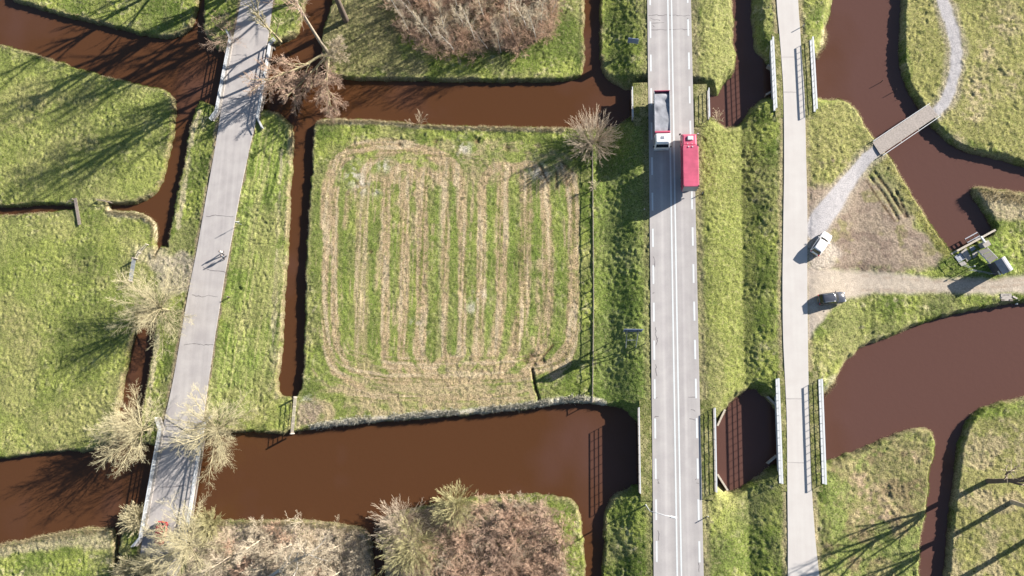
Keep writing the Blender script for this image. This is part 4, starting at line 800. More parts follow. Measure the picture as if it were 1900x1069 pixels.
MB().box(((cb0 + cb1) / 2 - .15, 0, 2.84), (.5, .6, .05)).build('roof_hatch', M_GALV, cab, bevel=.01)
MB().add([(cb1 + .09, -1.0, 1.68), (cb1 + .09, 1.0, 1.68), (cb1 - .225, .95, 2.52), (cb1 - .225, -.95, 2.52)], [(0, 1, 2, 3)]).build('windscreen', M_GLASS, cab)
for s in (-1, 1):
    MB().add([(cb1 - .2, s * 1.225, 1.7), (cb0 + .5, s * 1.225, 1.7), (cb0 + .5, s * 1.19, 2.4), (cb1 - .4, s * 1.19, 2.4)], [(0, 1, 2, 3)]).build('side_window', M_GLASS, cab)
    MB().box((cb1 + .05, s * 1.38, 1.95), (.1, .22, .6)).build('wing_mirror', M_DARK, cab, bevel=.03); MB().box((hl - .02, s * .95, .8), (.08, .3, .18)).build('headlight', M_LAMPW, t)
    MB().box((-hl + .05, s * .95, .85), (.06, .3, .14)).build('tail_light', M_LAMPR, t)
    for x in (hl - 1.2, -hl + 1.3, -hl + 2.7): wheel(t, x, s * 1.02, .5, .34)
MB().box((hl - .1, 0, .62), (.28, 2.45, .42)).build('bumper', M_WHITE, t, bevel=.05)
x0, x1 = -hl + .02, cb0 - .15
def tray(mb, x0, x1, w, zf, zt_, th):
    mb.box(((x0 + x1) / 2, 0, zf), (x1 - x0, 2 * w, .1)); mb.box(((x0 + x1) / 2, -w, (zf + zt_) / 2 + .05), (x1 - x0, th, zt_ - zf)); mb.box(((x0 + x1) / 2, w, (zf + zt_) / 2 + .05), (x1 - x0, th, zt_ - zf))
mb = MB(); tray(mb, x0, x1, 1.22, 1.25, 2.7, .09); mb.build('tipper_body', M_GALV, t)
MB().box((x0 - .03, 0, 2.02), (.08, 2.55, 1.62)).build('tailgate', M_TRUCKR, t); MB().box((x1 + .02, 0, 2.05), (.3, 2.46, 1.75)).build('headboard', M_TRUCKR, t, bevel=.02)
mb = MB(); n, m_ = 46, 14; r5 = np.random.default_rng(8); hh = []
for i in range(n + 1):
    for j in range(m_ + 1):
        u, v = i / n, j / m_; z = 2.60 + .05 * math.sin(9 * u + 2 * v) + .04 * math.sin(4 * v + 5 * u) - .45 * math.exp(-(u / .05) ** 2) - .14 * math.exp(-((u - .22) ** 2) / .003 - (v - .6) ** 2 / .1) - .16 * math.exp(-((u - .45) ** 2) / .006 - (v - .02) ** 2 / .02) + r5.uniform(-.015, .015)
        hh.append((x0 + .06 + (x1 - x0 - .12) * u, -1.17 + 2.34 * v, z))
mb.add(hh, [(i * (m_ + 1) + j, (i + 1) * (m_ + 1) + j, (i + 1) * (m_ + 1) + j + 1, i * (m_ + 1) + j + 1) for i in range(n) for j in range(m_)]); mb.build('load', M_LOAD, t, True)
# the red container truck drives away
xr = P(1281.5, 300, Z_MAIN + 3.4).x; yf = P(1279, 244.5, Z_MAIN + 2.6).y; yr = P(1277, 355.5, Z_MAIN + 1.0).y
t, L = truck('container_truck', 'red truck carrying a ribbed red container northwards', xr, yf, yr, math.pi / 2); hl = L / 2; cb0, cb1 = hl - 2.35, hl - .1
rings = [[(cb0, -1.2, .6), (cb1, -1.2, .6), (cb1, 1.2, .6), (cb0, 1.2, .6)], [(cb0, -1.22, 1.5), (cb1 + .08, -1.22, 1.5), (cb1 + .08, 1.22, 1.5), (cb0, 1.22, 1.5)], [(cb0, -1.18, 2.5), (cb1 - .3, -1.12, 2.5), (cb1 - .3, 1.12, 2.5), (cb0, 1.18, 2.5)], [(cb0 + .12, -1.0, 2.75), (cb1 - .6, -.95, 2.75), (cb1 - .6, .95, 2.75), (cb0 + .12, 1.0, 2.75)]]
cab = MB().loft(rings).build('cab', M_TRUCKR, t, bevel=.07)
MB().box(((cb0 + cb1) / 2 + .05, -.1, 2.86), (.75, .95, .2), taper=.85).build('roof_unit', M_WHITE, cab, bevel=.04)
MB().add([(cb1 + .07, -1.0, 1.58), (cb1 + .07, 1.0, 1.58), (cb1 - .275, .95, 2.42), (cb1 - .275, -.95, 2.42)], [(0, 1, 2, 3)]).build('windscreen', M_GLASS, cab)
for s in (-1, 1):
    MB().add([(cb1 - .2, s * 1.225, 1.62), (cb0 + .7, s * 1.225, 1.62), (cb0 + .7, s * 1.19, 2.3), (cb1 - .4, s * 1.19, 2.3)], [(0, 1, 2, 3)]).build('side_window', M_GLASS, cab)
    MB().box((cb1 - .1, s * 1.42, 2.0), (.14, .26, .6)).build('wing_mirror', M_WHITE if s < 0 else M_DARK, cab, bevel=.03); MB().box((hl - .02, s * .95, .8), (.08, .3, .18)).build('headlight', M_LAMPW, t)
    MB().box((-hl + .1, s * .95, .85), (.06, .3, .14)).build('tail_light', M_LAMPR, t)
    for x in (hl - 1.3, -hl + 1.4, -hl + 2.8): wheel(t, x, s * 1.02, .5, .34)
MB().box((hl - .1, 0, .6), (.26, 2.4, .4)).build('bumper', M_TRUCKR, t, bevel=.05)
for s in (-1, 1): MB().tube([(cb0 + .2, s * .35, 2.72), (cb0 + .2, s * .35, 2.98)], .07, 8).build('exhaust_stack', M_WHITE, cab)
x0, x1 = -hl + .04, cb0 - .25; n = 30; mb = MB(); w = 1.24; zt_, zb_ = 3.62, 1.05
mb.box(((x0 + x1) / 2, 0, (zt_ + zb_) / 2), (x1 - x0, 2 * w - .06, zt_ - zb_)); bx = mb.build('container', M_TRUCKR, t, bevel=.03)
mb = MB()
for i in range(n):
    x = x0 + .2 + (x1 - x0 - .4) * i / (n - 1)
    for s in (-1, 1): mb.box((x, s * w, (zt_ + zb_) / 2), (.1, .05, zt_ - zb_ - .2))
    mb.box((x, 0, zt_ + .004), (.11, 2 * w - .3, .02))
mb.build('rib', M_TRUCKR, bx)
M_SHINE = plain('worn_red_paint', (0.55, 0.20, 0.20), 0.6, var=0.5, scale=1.5)
MB().box((x0 - .01, 0, (zt_ + zb_) / 2), (.06, 2.3, zt_ - zb_ - .15)).build('rear_door', M_GALV, bx)
for x in (x0 + .09, x1 - .09):
    for s in (-1, 1): MB().box((x, s * (w - .05), zt_ - .02), (.2, .16, .14)).build('corner_casting', M_DARK, bx)
for s in (-.3, .3): MB().tube([(x1 - .35, s, zt_), (x1 - .35, s, zt_ + .12)], .1, 10).build('vent_cap', M_WHITE, bx)
# ------------------------------------------------------------------ the two walkers and the bicycle
def skin_body(name, verts, edges, mats, parent=None, root=0):
    me = bpy.data.meshes.new(name); me.from_pydata([v[:3] for v in verts], edges, []); o = bpy.data.objects.new(name, me); SC.collection.objects.link(o)
    for m in mats: me.materials.append(m)
    s = o.modifiers.new('skin', 'SKIN'); s.use_smooth_shade = True
    if not me.skin_vertices: me.skin_vertices.new(name='skin')
    for i, v in enumerate(verts): me.skin_vertices[0].data[i].radius = (v[3], v[3]); me.skin_vertices[0].data[i].use_root = (i == root)
    u = o.modifiers.new('sub', 'SUBSURF'); u.levels = u.render_levels = 1
    if parent: o.parent = parent
    return o
def person(label, loc, rz, top_m, leg_m, stride):
    V, E = [], []
    def chain(start, pts):
        prev = start
        for p in pts:
            V.append(p)
            if prev is not None: E.append((prev, len(V) - 1))
            prev = len(V) - 1
        return prev
    chain(None, [(0, 0, .95, .13)]); chest = chain(0, [(0.01, 0, 1.12, .12), (.02, 0, 1.32, .14)]); neck = chain(chest, [(.02, 0, 1.47, .06), (.04, 0, 1.58, .075), (.05, 0, 1.68, .095), (.045, 0, 1.75, .06)])
    for s in (-1, 1):
        f = s * stride; chain(0, [(0, s * .1, .88, .095), (f * .5, s * .1, .50, .062), (f * .85 - .06 * (f < 0), s * .1, .09, .042), (f * .85 + .15, s * .11, .04, .035)])
        w = chain(chest, [(.01, s * .19, 1.40, .055), (-f * .22, s * .23, 1.14, .042), (-f * .4 + .1, s * .22, .92, .03)])
        V.append((-f * .4 + .13, s * .22, .86, .034)); E.append((w, len(V) - 1)); palm = len(V) - 1
        for k in range(4): chain(palm, [(-f * .4 + .15 + .012 * k - .02, s * (.205 + .012 * k), .80, .009), (-f * .4 + .16, s * (.20 + .012 * k), .765 - .006 * (k % 2), .008)])
        chain(palm, [(-f * .4 + .17, s * .19, .83, .010), (-f * .4 + .19, s * .185, .80, .008)])
    t = skin_body('person', V, E, [M_SKIN]); t.location = loc; t.rotation_euler = (0, 0, rz); tag(t, label, 'person', 'walkers on the lane')
    rings = [[(math.cos(a) * rx + ox, math.sin(a) * ry, z) for a in [2 * math.pi * i / 12 for i in range(12)]] for z, rx, ry, ox in ((.86, .17, .22, 0), (1.05, .16, .20, .01), (1.3, .17, .25, .02), (1.44, .12, .22, .02), (1.50, .08, .09, .03))]
    MB().loft(rings).build('jacket', top_m, t, True)
    mb = MB()
    for s in (-1, 1): f = s * stride; mb.tube([(.01, s * .19, 1.42), (-f * .22, s * .23, 1.14), (-f * .4 + .1, s * .22, .94)], .075, 8, r2=.05)
    mb.build('sleeve', top_m, t, True); mb = MB()
    for s in (-1, 1): f = s * stride; mb.tube([(0, s * .1, .92), (f * .5, s * .1, .50), (f * .85 - .06 * (f < 0), s * .1, .1)], .12, 8, r2=.07)
    mb.build('trousers', leg_m, t, True); mb = MB()
    for s in (-1, 1): f = s * stride; mb.box((f * .85 + .06, s * .105, .045), (.27, .1, .09))
    mb.build('shoes', M_DARK, t, bevel=.02)
    rings = [[(math.cos(a) * r_ + .03, math.sin(a) * r_ * .9, z) for a in [2 * math.pi * i / 10 for i in range(10)]] for z, r_ in ((1.64, .10), (1.70, .112), (1.76, .095), (1.80, .05))]
    MB().loft(rings).build('hair', M_HAIR, t, True)
    mb = MB()
    for s in (-1, 1): mb.box((.143, s * .035, 1.69), (.012, .022, .014))
    mb.build('eyes', M_DARK, t); mb = MB(); mb.box((.155, 0, 1.66), (.035, .025, .045)); mb.box((.143, 0, 1.615), (.012, .05, .012)); 
    for s in (-1, 1): mb.box((.05, s * .098, 1.67), (.04, .02, .06))
    mb.build('face', M_SKIN, t, bevel=.004); return t
hd = heading((424, 440), (410, 500), Z_LANE)
p = P(415.5, 470.5, Z_LANE); p.z = Z_LANE + .005; person('walker in dark clothes with a white top, ahead on the lane', p, hd + math.pi, M_CLOTHW, M_CLOTHD, .32)
p = P(418.5, 478.5, Z_LANE); p.z = Z_LANE + .005; person('walker in a grey jacket, following behind on the lane', p, hd + math.pi, M_CLOTHG, M_CLOTHD, -.3)
pa, pb = P(489, 127, Z_LANE), P(484.5, 155, Z_LANE); c = (pa + pb) / 2; c.x -= .15; c.z = Z_LANE; t = thing('bicycle', 'dark bicycle leaning inside the white railing of the lane bridge', 'bicycle', c, math.atan2(pb.y - pa.y, pb.x - pa.x))
for x in (-.53, .53):
    ring = [(x + .34 * math.cos(a), 0, .35 + .34 * math.sin(a)) for a in [2 * math.pi * i / 20 for i in range(21)]]; MB().tube(ring, .025, 6).build('wheel', M_DARK, t)
mb = MB()
for q in ([(-.53, 0, .35), (-.15, 0, .85), (.38, 0, .88), (-.1, 0, .32), (-.53, 0, .35)], [(-.2, 0, .95), (-.1, 0, .32)], [(.34, 0, 1.0), (.53, 0, .35)]): mb.tube(q, .022, 6)
mb.build('frame', M_CLOTHD, t); MB().tube([(.30, -.28, 1.02), (.36, -.1, 1.03), (.36, .1, 1.03), (.30, .28, 1.02)], .02, 6).build('handlebar', M_DARK, t); MB().box((-.22, 0, .97), (.26, .14, .06)).build('saddle', M_DARK, t, bevel=.02)
t.rotation_euler = (R(-8), 0, t.rotation_euler.z)
# ------------------------------------------------------------------ bare winter trees and shrubs
def bark(name, rgb, var=0.25): return plain(name, tuple(np.minimum(alb(*rgb), .7)), 0.9, var=var, scale=1.5, spec=0.15)
B_WILLOW, B_WILLOW_T = bark('willow_twigs', (248, 230, 184)), bark('willow_bark', (196, 180, 140), .45)
B_PALE, B_PALE_T = bark('pale_twigs', (255, 232, 200)), bark('pale_bark', (250, 238, 224))
B_BROWN, B_BROWN_T = bark('brown_twigs', (244, 206, 178)), bark('brown_bark', (206, 188, 164), .4)
B_RED = bark('reddish_twigs', (255, 212, 180)); B_GREY = bark('grey_twigs', (236, 212, 184)); B_GREEN = bark('greenish_twigs', (236, 222, 164)); B_DARK = bark('dark_bark', (140, 122, 110)); B_STRAWT = bark('straw_stems', (246, 222, 188))
def prisms(S, k):
    S = np.array(S, np.float32); a, b, r0, r1 = S[:, 0:3], S[:, 3:6], S[:, 6], S[:, 7]; d = b - a; d /= np.linalg.norm(d, axis=1, keepdims=True) + 1e-9
    ref = np.where(np.abs(d[:, 2:3]) > .9, np.array([[1., 0, 0]]), np.array([[0, 0, 1.]])); u = np.cross(d, ref); u /= np.linalg.norm(u, axis=1, keepdims=True) + 1e-9; v = np.cross(d, u)
    ang = np.arange(k) * 2 * np.pi / k; ca, sa = np.cos(ang)[None, :, None], np.sin(ang)[None, :, None]; off = u[:, None] * ca + v[:, None] * sa
    A0 = a[:, None] + off * r0[:, None, None]; B0 = b[:, None] + off * r1[:, None, None]; co = np.concatenate([A0, B0], 1).reshape(-1, 3); n = len(S)
    j = np.arange(k); f = np.stack([j, (j + 1) % k, (j + 1) % k + k, j + k], 1)[None] + (np.arange(n) * 2 * k)[:, None, None]
    return co, f.reshape(-1, 4)
def rot_dir(d, ang, az):
    d = d.normalized(); o = d.orthogonal().normalized(); o.rotate(Quaternion(d, az)); return (d * math.cos(ang) + o * math.sin(ang)).normalized()
def branch(r, out, p, d, L, rad, lv, spec, bias):
    """spec[lv] = (n children, length ratio, angle lo, angle hi, upward pull, segments, first child at)"""
    n, lr, a0, a1, up, ns, st = spec[lv]; pts = [p.copy()]; seg = L / ns; dd = d.copy()
    for i in range(ns):
        j = spec['jit'] if lv else spec['jit'] * .5; dd = (dd + Vector((r.gauss(0, j), r.gauss(0, j), r.gauss(0, j) + up / ns)) + bias * (.12 / ns if lv else 0)).normalized(); pts.append(pts[-1] + dd * seg)
        ra = rad * (1 - .75 * i / ns); rb = rad * (1 - .75 * (i + 1) / ns); out[0 if lv < spec['trunk'] else 1].append((*pts[-2], *pts[-1], max(ra, spec['rmin']), max(rb, spec['rmin'] * .8)))
    if n == 0: return
    az = r.uniform(0, 6.28)
    for c in range(n):
        f = st + (1 - st) * ((c + r.random() * .8) / n); f = min(f, .999) * ns; i = int(f); q = pts[i].lerp(pts[i + 1], f - i); az += 2.4 + r.uniform(-.5, .5)
        dl = (pts[i + 1] - pts[i]).normalized(); nd = rot_dir(dl, R(r.uniform(a0, a1)), az); fall = 1.0 if spec.get('even') else (1.15 - .55 * (f / ns)); branch(r, out, q, nd, L * lr * fall * r.uniform(.7, 1.15), rad * spec['rr'] * (1.1 - .4 * f / ns), lv + 1, spec, bias)
END = (0, 0, 0, 0, 0.0, 1, 0)
def plant_mesh(kind, seed, h=10.0, bias=Vector((0, 0, 0)), lean=None):
    r = random.Random(seed); out = ([], [])
    def rod(a, e): return Vector((math.cos(a) * math.cos(e), math.sin(a) * math.cos(e), math.sin(e)))
    if kind in ('tall', 'high'):
        spec = {0: (13, .42, 22, 52, .02, 8, .24 if kind == 'tall' else .40), 1: (10, .50, 20, 55, .22, 5, .15), 2: (9, .5, 18, 50, .10, 3, .12), 3: (4, .5, 15, 42, .05, 2, .15), 4: END, 'trunk': 2, 'rmin': .014, 'rr': .48, 'jit': .13}
        branch(r, out, Vector((0, 0, -.3)), (lean or Vector((r.uniform(-.03, .03), r.uniform(-.03, .03), 1))).normalized(), h, h * (.021 if kind == 'tall' else .014), 0, spec, bias)
    elif kind in ('stark', 'mast'):                # tall and few twigged
        spec = {0: (11, .45, 18, 42, .02, 8, .2 if kind == 'stark' else .48), 1: (6, .46, 18, 42, .25, 5, .2), 2: (4, .5, 18, 40, .1, 3, .15), 3: END, 'trunk': 2, 'rmin': .02, 'rr': .52, 'jit': .10}
        branch(r, out, Vector((0, 0, -.3)), (lean or Vector((r.uniform(-.03, .03), r.uniform(-.03, .03), 1))).normalized(), h, h * .023, 0, spec, bias)
    elif kind == 'slim':                           # grove trees
        spec = {0: (15, .30, 22, 48, .02, 6, .2), 1: (7, .5, 18, 42, .25, 3, .15), 2: (4, .5, 18, 40, .1, 2, .1), 3: END, 'trunk': 1, 'rmin': .014, 'rr': .45, 'jit': .10}
        branch(r, out, Vector((0, 0, -.2)), (lean or Vector((r.uniform(-.08, .08), r.uniform(-.08, .08), 1))).normalized(), h, .085, 0, spec, bias)
    elif kind == 'willow':                         # a pollard head throwing out many long rods
        th = h * .2; branch(r, out, Vector((0, 0, -.3)), (Vector((0, 0, 1)) + bias * .35).normalized(), th + .3, .36, 0, {0: (0, 0, 0, 0, 0, 3, 0), 'trunk': 1, 'rmin': .1, 'rr': .5, 'jit': .05}, bias)
        top = Vector(out[0][-1][3:6]); spec = {0: (12, .42, 18, 58, .12, 6, .12), 1: (8, .48, 16, 50, .04, 4, .10), 2: (4, .5, 14, 42, 0, 2, .1), 3: END, 'trunk': 1, 'rmin': .0085, 'rr': .34, 'jit': .10}
        for i in range(25): a = i * 2.4 + r.uniform(-.3, .3); e = R(r.uniform(0, 76)); branch(r, out, top - Vector((0, 0, r.random() * .5)), (rod(a, e) + bias * .5).normalized(), h * r.uniform(.46, .76), .105, 0, spec, bias)
    elif kind == 'fan':                            # many straight stems from one stool
        spec = {0: (8, .40, 10, 26, .05, 4, .3), 1: (5, .45, 10, 28, .04, 2, .1), 2: END, 'trunk': 0, 'rmin': .015, 'rr': .5, 'jit': .07}
        for i in range(90): a = i * 2.4; e = R(90 - 66 * math.sqrt((i + .5) / 90) + r.uniform(-6, 6)); branch(r, out, Vector((r.gauss(0, .15), r.gauss(0, .15), -.1)), rod(a, e), h * r.uniform(.65, 1.0), .032, 0, spec, bias)
    elif kind == 'bush':                           # an open shrub of long wands
        spec = {0: (7, .48, 14, 38, .04, 4, .2), 1: (5, .5, 14, 38, .02, 3, .1), 2: (3, .55, 14, 36, 0, 2, .2), 3: END, 'trunk': 0, 'rmin': .010, 'rr': .5, 'jit': .10}
        for i in range(16): a = i * 2.4; e = R(86 - 66 * math.sqrt((i + .5) / 16)); branch(r, out, Vector((r.gauss(0, .4), r.gauss(0, .4), -.1)), rod(a, e), h * r.uniform(.6, .95), .030, 0, spec, bias)
    elif kind == 'sapling':
        spec = {0: (7, .5, 20, 50, .05, 3, .15), 1: (3, .5, 20, 50, 0, 1, .2), 2: END, 'trunk': 0, 'rmin': .02, 'rr': .6, 'jit': .14}
        for i in range(4): branch(r, out, Vector((0, 0, -.1)), Vector((r.gauss(0, .35), r.gauss(0, .35), 1)).normalized(), h * r.uniform(.7, 1), .045, 0, spec, bias)
    return out
PLANTS = 0
def tree_at(name, label, px_, kind, seed, h, twig_m, trunk_m=None, bias=(0, 0, 0), lean=None, group=None, cat='tree', z=None):
    p = G(*px_) if z is None else P(*px_, z); out = plant_mesh(kind, seed, h, Vector(bias), lean)
    if out[0] and out[1]:
        t = thing(name, label, cat, p, 0, group); co, f = prisms(out[0], 9); mesh_np('trunk', co, f, trunk_m or twig_m, t, True); co, f = prisms(out[1], 3); mesh_np('crown', co, f, twig_m, t)
    else:
        co, f = prisms(out[0] + out[1], 3); t = tag(mesh_np(name, co, f, twig_m, loc=p), label, cat, group)
    return t
def copy_plant(src, p, rz, sc, label=None):
    c = src.copy(); SC.collection.objects.link(c); c.location = p; c.rotation_euler = (0, 0, rz); c.scale = (sc, sc, sc)
    for ch in src.children: d = ch.copy(); SC.collection.objects.link(d); d.parent = c
    if label: c['label'] = label
    return c
# single trees
tree_at('bare_tree', 'very tall bare tree with low twiggy limbs over the river beside the lane bridge', (607, 95), 'high', 3, 23, B_BROWN, B_BROWN_T, (.1, -.5, 0))
tree_at('bare_tree', 'thick dark trunked tall tree on the ditch bank at the top edge', (642, 38), 'mast', 9, 25, B_BROWN, B_DARK)
tree_at('leaning_tree', 'low bare tree sprawling southward over the water from the tall tree foot', (610, 104), 'tall', 31, 12.5, B_BROWN, B_WILLOW_T, (0, -.2, 0), Vector((.02, -1, .42)))
tree_at('leaning_tree', 'low bare tree sprawling towards the lane bridge from the tall tree foot', (604, 98), 'tall', 32, 13, B_BROWN, B_WILLOW_T, (-.2, -.1, 0), Vector((-1, -.70, .42)))
tree_at('leaning_tree', 'low bare tree drooping between the tall tree foot and the end of the bridge railing', (606, 102), 'tall', 38, 11, B_BROWN, B_WILLOW_T, (0, -.2, 0), Vector((-.55, -1, .40)))
tree_at('leaning_tree', 'low bare tree spreading pale twigs over the clearing right of the tall tree foot', (612, 96), 'tall', 37, 8, B_STRAWT, B_WILLOW_T, (.1, -.1, 0), Vector((.5, -.25, .8)))
tree_at('bare_tree', 'slender yellowish tree at the top end of the eastern lane bridge railing', (520, 76), 'stark', 12, 11, B_WILLOW, B_WILLOW_T, (-.1, .2, 0))
tree_at('shrub', 'tangled grey brown shrub at the top end of the western lane bridge railing', (424, 70), 'bush', 14, 5.5, B_BROWN, cat='shrub')
tree_at('pollard_willow', 'spreading yellow pollard willow over the ditch between gate and lane', (310, 576), 'willow', 21, 11.5, B_WILLOW, B_WILLOW_T)
tree_at('pollard_willow', 'pollard willow leaning out over the river corner of the left meadow', (281, 797), 'willow', 22, 10.5, B_WILLOW, B_WILLOW_T, (-.75, -.15, 0))
tree_at('pollard_willow', 'pollard willow overhanging the north end of the lower lane bridge', (412, 796), 'willow', 23, 11.5, B_WILLOW, B_WILLOW_T)
tree_at('pollard_willow', 'pollard willow spreading over the red car on the lower lane bridge', (366, 1010), 'willow', 24, 11.5, B_WILLOW, B_WILLOW_T, (-.2, .1, 0))
tree_at('leaning_tree', 'pale barked tree leaning low across the thicket at the bottom edge', (478, 1082), 'tall', 28, 15, B_PALE, B_PALE_T, (0, 0, .2), Vector((.80, .42, .42)))
tree_at('bare_tree', 'brush shaped grey tree at the north end of the field fence', (1098, 264), 'fan', 33, 5.7, B_GREY)
tree_at('shrub', 'small pale spray of twigs growing through the field fence', (1104, 350), 'sapling', 34, 2.3, B_STRAWT, cat='shrub')
tree_at('sapling', 'lone bare sapling on the straw coloured north bank of the field', (776, 231), 'sapling', 35, 3.2, B_STRAWT, cat='shrub')
tree_at('sapling', 'small withered sapling on the bank beside the short main road bridge', (1331, 224), 'sapling', 36, 2.2, B_STRAWT, cat='shrub')
tree_at('shrub', 'rounded grey pink shrub on the river bank left of the yellow bushes', (745, 972), 'fan', 41, 5.6, B_GREY, cat='shrub', bias=(-.3, .2, 0))
tree_at('shrub', 'large yellow green bush at the edge of the narrow ditch at the bottom', (766, 1012), 'fan', 42, 6.2, B_GREEN, cat='shrub')
tree_at('shrub', 'smaller yellow green bush standing at the river edge of the thicket', (846, 936), 'fan', 43, 4.6, B_GREEN, cat='shrub')
tree_at('sapling', 'pale sapling sticking up at the river edge of the pale thicket', (562, 968), 'sapling', 44, 4.0, B_PALE, cat='shrub')
tree_at('shrub', 'low yellowish willow shrub on the bank beside the lower bridge railing', (392, 972), 'fan', 45, 3.6, B_GREEN, cat='shrub')
tree_at('shrub', 'yellowish willow shrub on the west side of the lower lane bridge', (258, 960), 'fan', 46, 3.4, B_WILLOW, cat='shrub', bias=(0, .4, 0))
tree_at('bare_tree', 'tall dark stemmed tree leaning out of the right edge with a long double shadow', (1833, 893), 'stark', 51, 17, B_GREY, B_DARK)
tree_at('bare_tree', 'pale stemmed tree at the right edge below the dark stemmed one', (1878, 931), 'stark', 52, 16, B_PALE, B_GREY)
# their neighbours just outside the picture, whose shadows fall into it
for i, (q, h, lb) in enumerate((((566, -75), 25, 'tall bare tree beyond the top edge nearest the lane'), ((488, -60), 21, 'tall bare tree beyond the top edge west of the lane'), ((655, -95), 25, 'tall bare tree beyond the top edge behind the grove'), ((428, -95), 20, 'tall bare tree beyond the top edge straight above the lane bridge'), ((720, -88), 25, 'tall bare tree beyond the top edge at the grove corner'), ((1965, 968), 18, 'tall bare tree beyond the right edge, upper of two'), ((1985, 1052), 18, 'tall bare tree beyond the right edge, lower of two'))):
    tree_at('bare_tree', lb, q, 'stark', 60 + i, h, B_BROWN, B_DARK)
# the grove on its mound at the top, and its undergrowth
rt = random.Random(77)
def inside(poly, k, mind):
    xs = [p[0] for p in poly]; ys = [p[1] for p in poly]; o = []; tries = 0
    while len(o) < k and tries < 20000:
        tries += 1; x, y = rt.uniform(min(xs), max(xs)), rt.uniform(min(ys), max(ys)); c = False
        for i in range(len(poly)):
            a, b = poly[i], poly[i - 1]
            if (a[1] > y) != (b[1] > y) and x < (b[0] - a[0]) * (y - a[1]) / (b[1] - a[1]) + a[0]: c = not c
        if c and all((x - u) ** 2 + (y - v) ** 2 > mind * mind for u, v in o): o.append((x, y))
    return o
GROVE = [(728, -70), (1032, -70), (1034, 40), (1000, 76), (930, 98), (850, 100), (790, 90), (748, 56)]
protos = [tree_at('grove_tree', 'slender bare tree standing in the grove at the top', (900 + 30 * i, 40), 'slim', 80 + i, 8.5, m, B_PALE_T, group='bare trees of the round grove') for i, m in enumerate((B_GREY, B_PALE, B_BROWN, B_STRAWT))]
spots = inside(GROVE, 46, 26)
for i, q in enumerate(spots):
    p = G(*q)
    if i < 4: protos[i].location = p; protos[i].rotation_euler = (0, 0, rt.uniform(0, 6.28))
    else: copy_plant(protos[i % 4], p, rt.uniform(0, 6.28), rt.uniform(.72, 1.12))
def thicket(poly, k, mind, mats, hs, name, label, group, kind='bush', seed=0):
    pr = [tree_at(name, label, poly[0], kind, 200 + seed + i, 1.0 * h, m, cat='shrub', group=group) for i, (m, h) in enumerate(zip(mats, hs))]
    for i, q in enumerate(inside(poly, k, mind)):
        p = G(*q); n = len(pr)
        if i < n: pr[i].location = p
        else: copy_plant(pr[i % n], p, rt.uniform(0, 6.28), rt.uniform(.75, 1.2))
thicket([(735, -70), (1030, -70), (1038, 40), (1004, 82), (930, 104), (850, 106), (784, 96), (738, 60), (722, 10)], 70, 17, (B_RED, B_RED, B_BROWN, B_STRAWT), (3.0, 2.6, 2.4, 2.2), 'undergrowth_shrub', 'reddish brown shrub in the undergrowth of the grove', 'shrubs under the grove', seed=0)
thicket([(800, 965), (870, 945), (960, 925), (1010, 935), (1045, 985), (1055, 1069), (1040, 1110), (730, 1110), (740, 1060), (830, 1010)], 52, 22, (B_RED, B_BROWN, B_RED, B_GREY), (3.6, 3.3, 2.8, 2.6), 'thicket_shrub', 'reddish bare shrub in the dense thicket at the bottom', 'shrubs of the bottom thicket', seed=10)
thicket([(395, 985), (470, 975), (560, 978), (640, 982), (680, 1000), (688, 1110), (365, 1110)], 34, 22, (B_PALE, B_PALE, B_STRAWT, B_RED), (3.2, 2.6, 2.2, 1.9), 'pale_shrub', 'pale bare shrub in the thicket between lane bridge and ditch', 'shrubs of the pale thicket', seed=20)
thicket([(420, 1000), (540, 985), (650, 1000), (660, 1060), (520, 1080), (400, 1060)], 9, 34, (B_PALE, B_PALE), (7.5, 6.5), 'pale_tree', 'slender pale tree rising from the thicket beside the lane bridge', 'pale trees of the thicket', kind='slim', seed=40)
thicket([(240, 1040), (232, 1110), (330, 1110), (300, 1060), (262, 1030)], 5, 20, (B_WILLOW, B_GREEN), (3.2, 2.8), 'willow_scrub', 'yellowish scrub beside the lane at the bottom edge', 'willow scrub beside the lane', kind='fan', seed=30)
# ------------------------------------------------------------------ bleached reeds and grass tussocks: beyond counting
def blades(name, xs, ys, hs, ws, per, m, tilt=.5, seed=1):
    g = np.random.default_rng(seed); n = len(xs) * per; x = np.repeat(xs, per) + g.normal(0, .11, n); y = np.repeat(ys, per) + g.normal(0, .11, n); h = np.repeat(hs, per) * g.uniform(.5, 1.1, n); w = np.repeat(ws, per)
    i = np.clip(((x - GX0) / STEP).astype(int), 0, NX - 1); j = np.clip(((y - GY0) / STEP).astype(int), 0, NY - 1); z = Z2[j, i] - .03
    a = g.uniform(0, 2 * np.pi, n); t = np.abs(g.normal(0, tilt, n)); b = g.uniform(0, 2 * np.pi, n); dx, dy = np.cos(b) * w / 2, np.sin(b) * w / 2; tx, ty, tz = np.cos(a) * np.sin(t) * h, np.sin(a) * np.sin(t) * h, np.cos(t) * h
    co = np.empty((n, 3, 3), np.float32); co[:, 0] = np.stack([x - dx, y - dy, z], 1); co[:, 1] = np.stack([x + dx, y + dy, z], 1); co[:, 2] = np.stack([x + tx, y + ty, z + tz], 1)
    return tag(mesh_np(name, co.reshape(-1, 3), np.arange(n * 3).reshape(-1, 3), m), kind='stuff')
def along(pts, k, spread, seed):
    g = np.random.default_rng(seed); w = [G(*p) for p in pts]; L = [0]
    for a, b in zip(w[:-1], w[1:]): L.append(L[-1] + (b - a).length)
    s = g.uniform(0, L[-1], k); x = np.interp(s, L, [p.x for p in w]); y = np.interp(s, L, [p.y for p in w]); return x + g.normal(0, spread, k), y + g.normal(0, spread, k), s
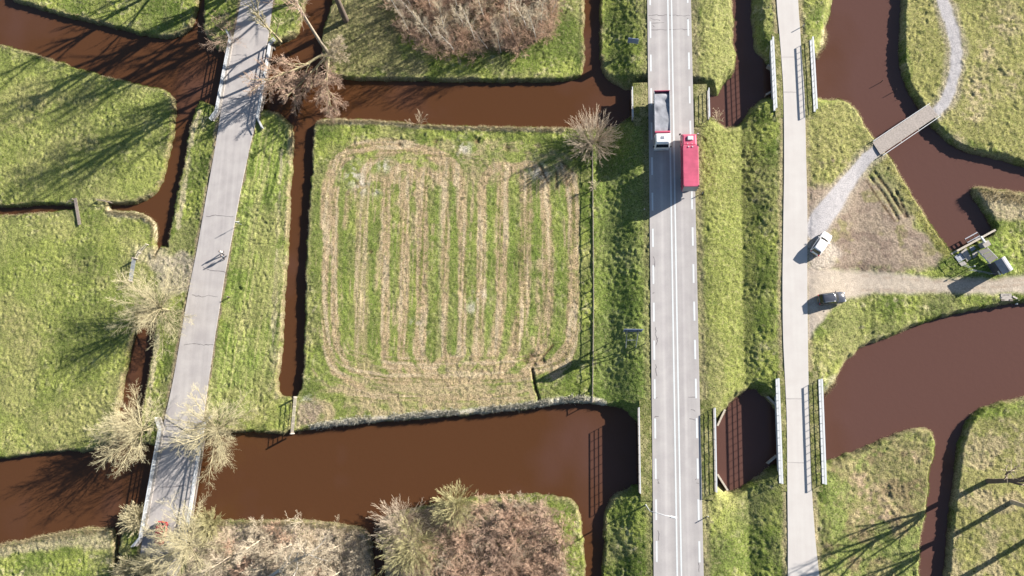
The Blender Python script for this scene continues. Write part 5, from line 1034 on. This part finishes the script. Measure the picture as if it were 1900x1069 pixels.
M_REED = blade_mat('bleached_reed', tuple(np.minimum(alb(255, 244, 222), .8)), .15); M_STRAWB = blade_mat('dry_grass', tuple(alb(226, 204, 160))); M_TUFT = blade_mat('grass_tussock', tuple(alb(150, 164, 80)), .45, .6)
X, Y, S_ = along([(580,793),(650,782),(700,778),(760,771),(830,766),(900,760),(960,754),(1000,749),(1040,743),(1070,739),(1095,740),(1120,747)], 1500, .26, 3)
k = np.sin(S_ * .9) + np.sin(S_ * .37 + 1) + .3 > -.5; blades('reeds', X[k], Y[k], np.full(k.sum(), .7), np.full(k.sum(), .10), 5, M_REED, .9, 4)
X2, Y2, _ = along([(590,226),(700,226),(830,237),(1045,241)], 900, .22, 5); X3, Y3, _ = along([(1534,60),(1530,90),(1514,115)], 160, .3, 6); X4, Y4, _ = along([(1802,352),(1850,358),(1905,368)], 500, .8, 7); X5, Y5, _ = along([(1555,712),(1530,742)], 160, .3, 8); X6, Y6, _ = along([(205,394),(262,399),(287,414),(290,445)], 300, .3, 9); X7, Y7, _ = along([(2,1010),(100,992),(205,982)], 500, .4, 10); X8, Y8, _ = along([(370,970),(560,970),(680,985)], 500, .3, 11)
xx, yy = np.concatenate([X2, X3, X4, X5, X6, X7, X8]), np.concatenate([Y2, Y3, Y4, Y5, Y6, Y7, Y8]); blades('dry_grass', xx, yy, np.full(len(xx), .5), np.full(len(xx), .05), 7, M_STRAWB, .7, 12)
g = np.random.default_rng(20); ok = np.nonzero((sd > .2) & (bare < .2))[0]; pk = g.choice(ok, 70000, replace=False); keep = n4[pk] + .35 * (g.random(len(pk)) - .5) > .47; pk = pk[keep]; blades('grass', gx[pk] + g.uniform(-.1, .1, len(pk)), gy[pk] + g.uniform(-.1, .1, len(pk)), g.uniform(.12, .34, len(pk)), np.full(len(pk), .05), 7, M_TUFT, .8, 21)

bk = np.nonzero((sd > -.02) & (sd < .45) & (bare < .2) & (px > -60) & (px < 1960) & (py > -60) & (py < 1130))[0]; pk = g.choice(bk, 15000, replace=False); dry = fbm(gx[pk], gy[pk], 2.5, 141, 2) > .47
for nm, q, m_, hh_ in (('bank_grass', pk[dry], M_STRAWB, .42), ('bank_weeds', pk[~dry], M_TUFT, .36)): blades(nm, gx[q] + g.uniform(-.15, .15, len(q)), gy[q] + g.uniform(-.15, .15, len(q)), np.full(len(q), hh_) * g.uniform(.5, 1.2, len(q)), np.full(len(q), .05), 6, m_, .8, 33)
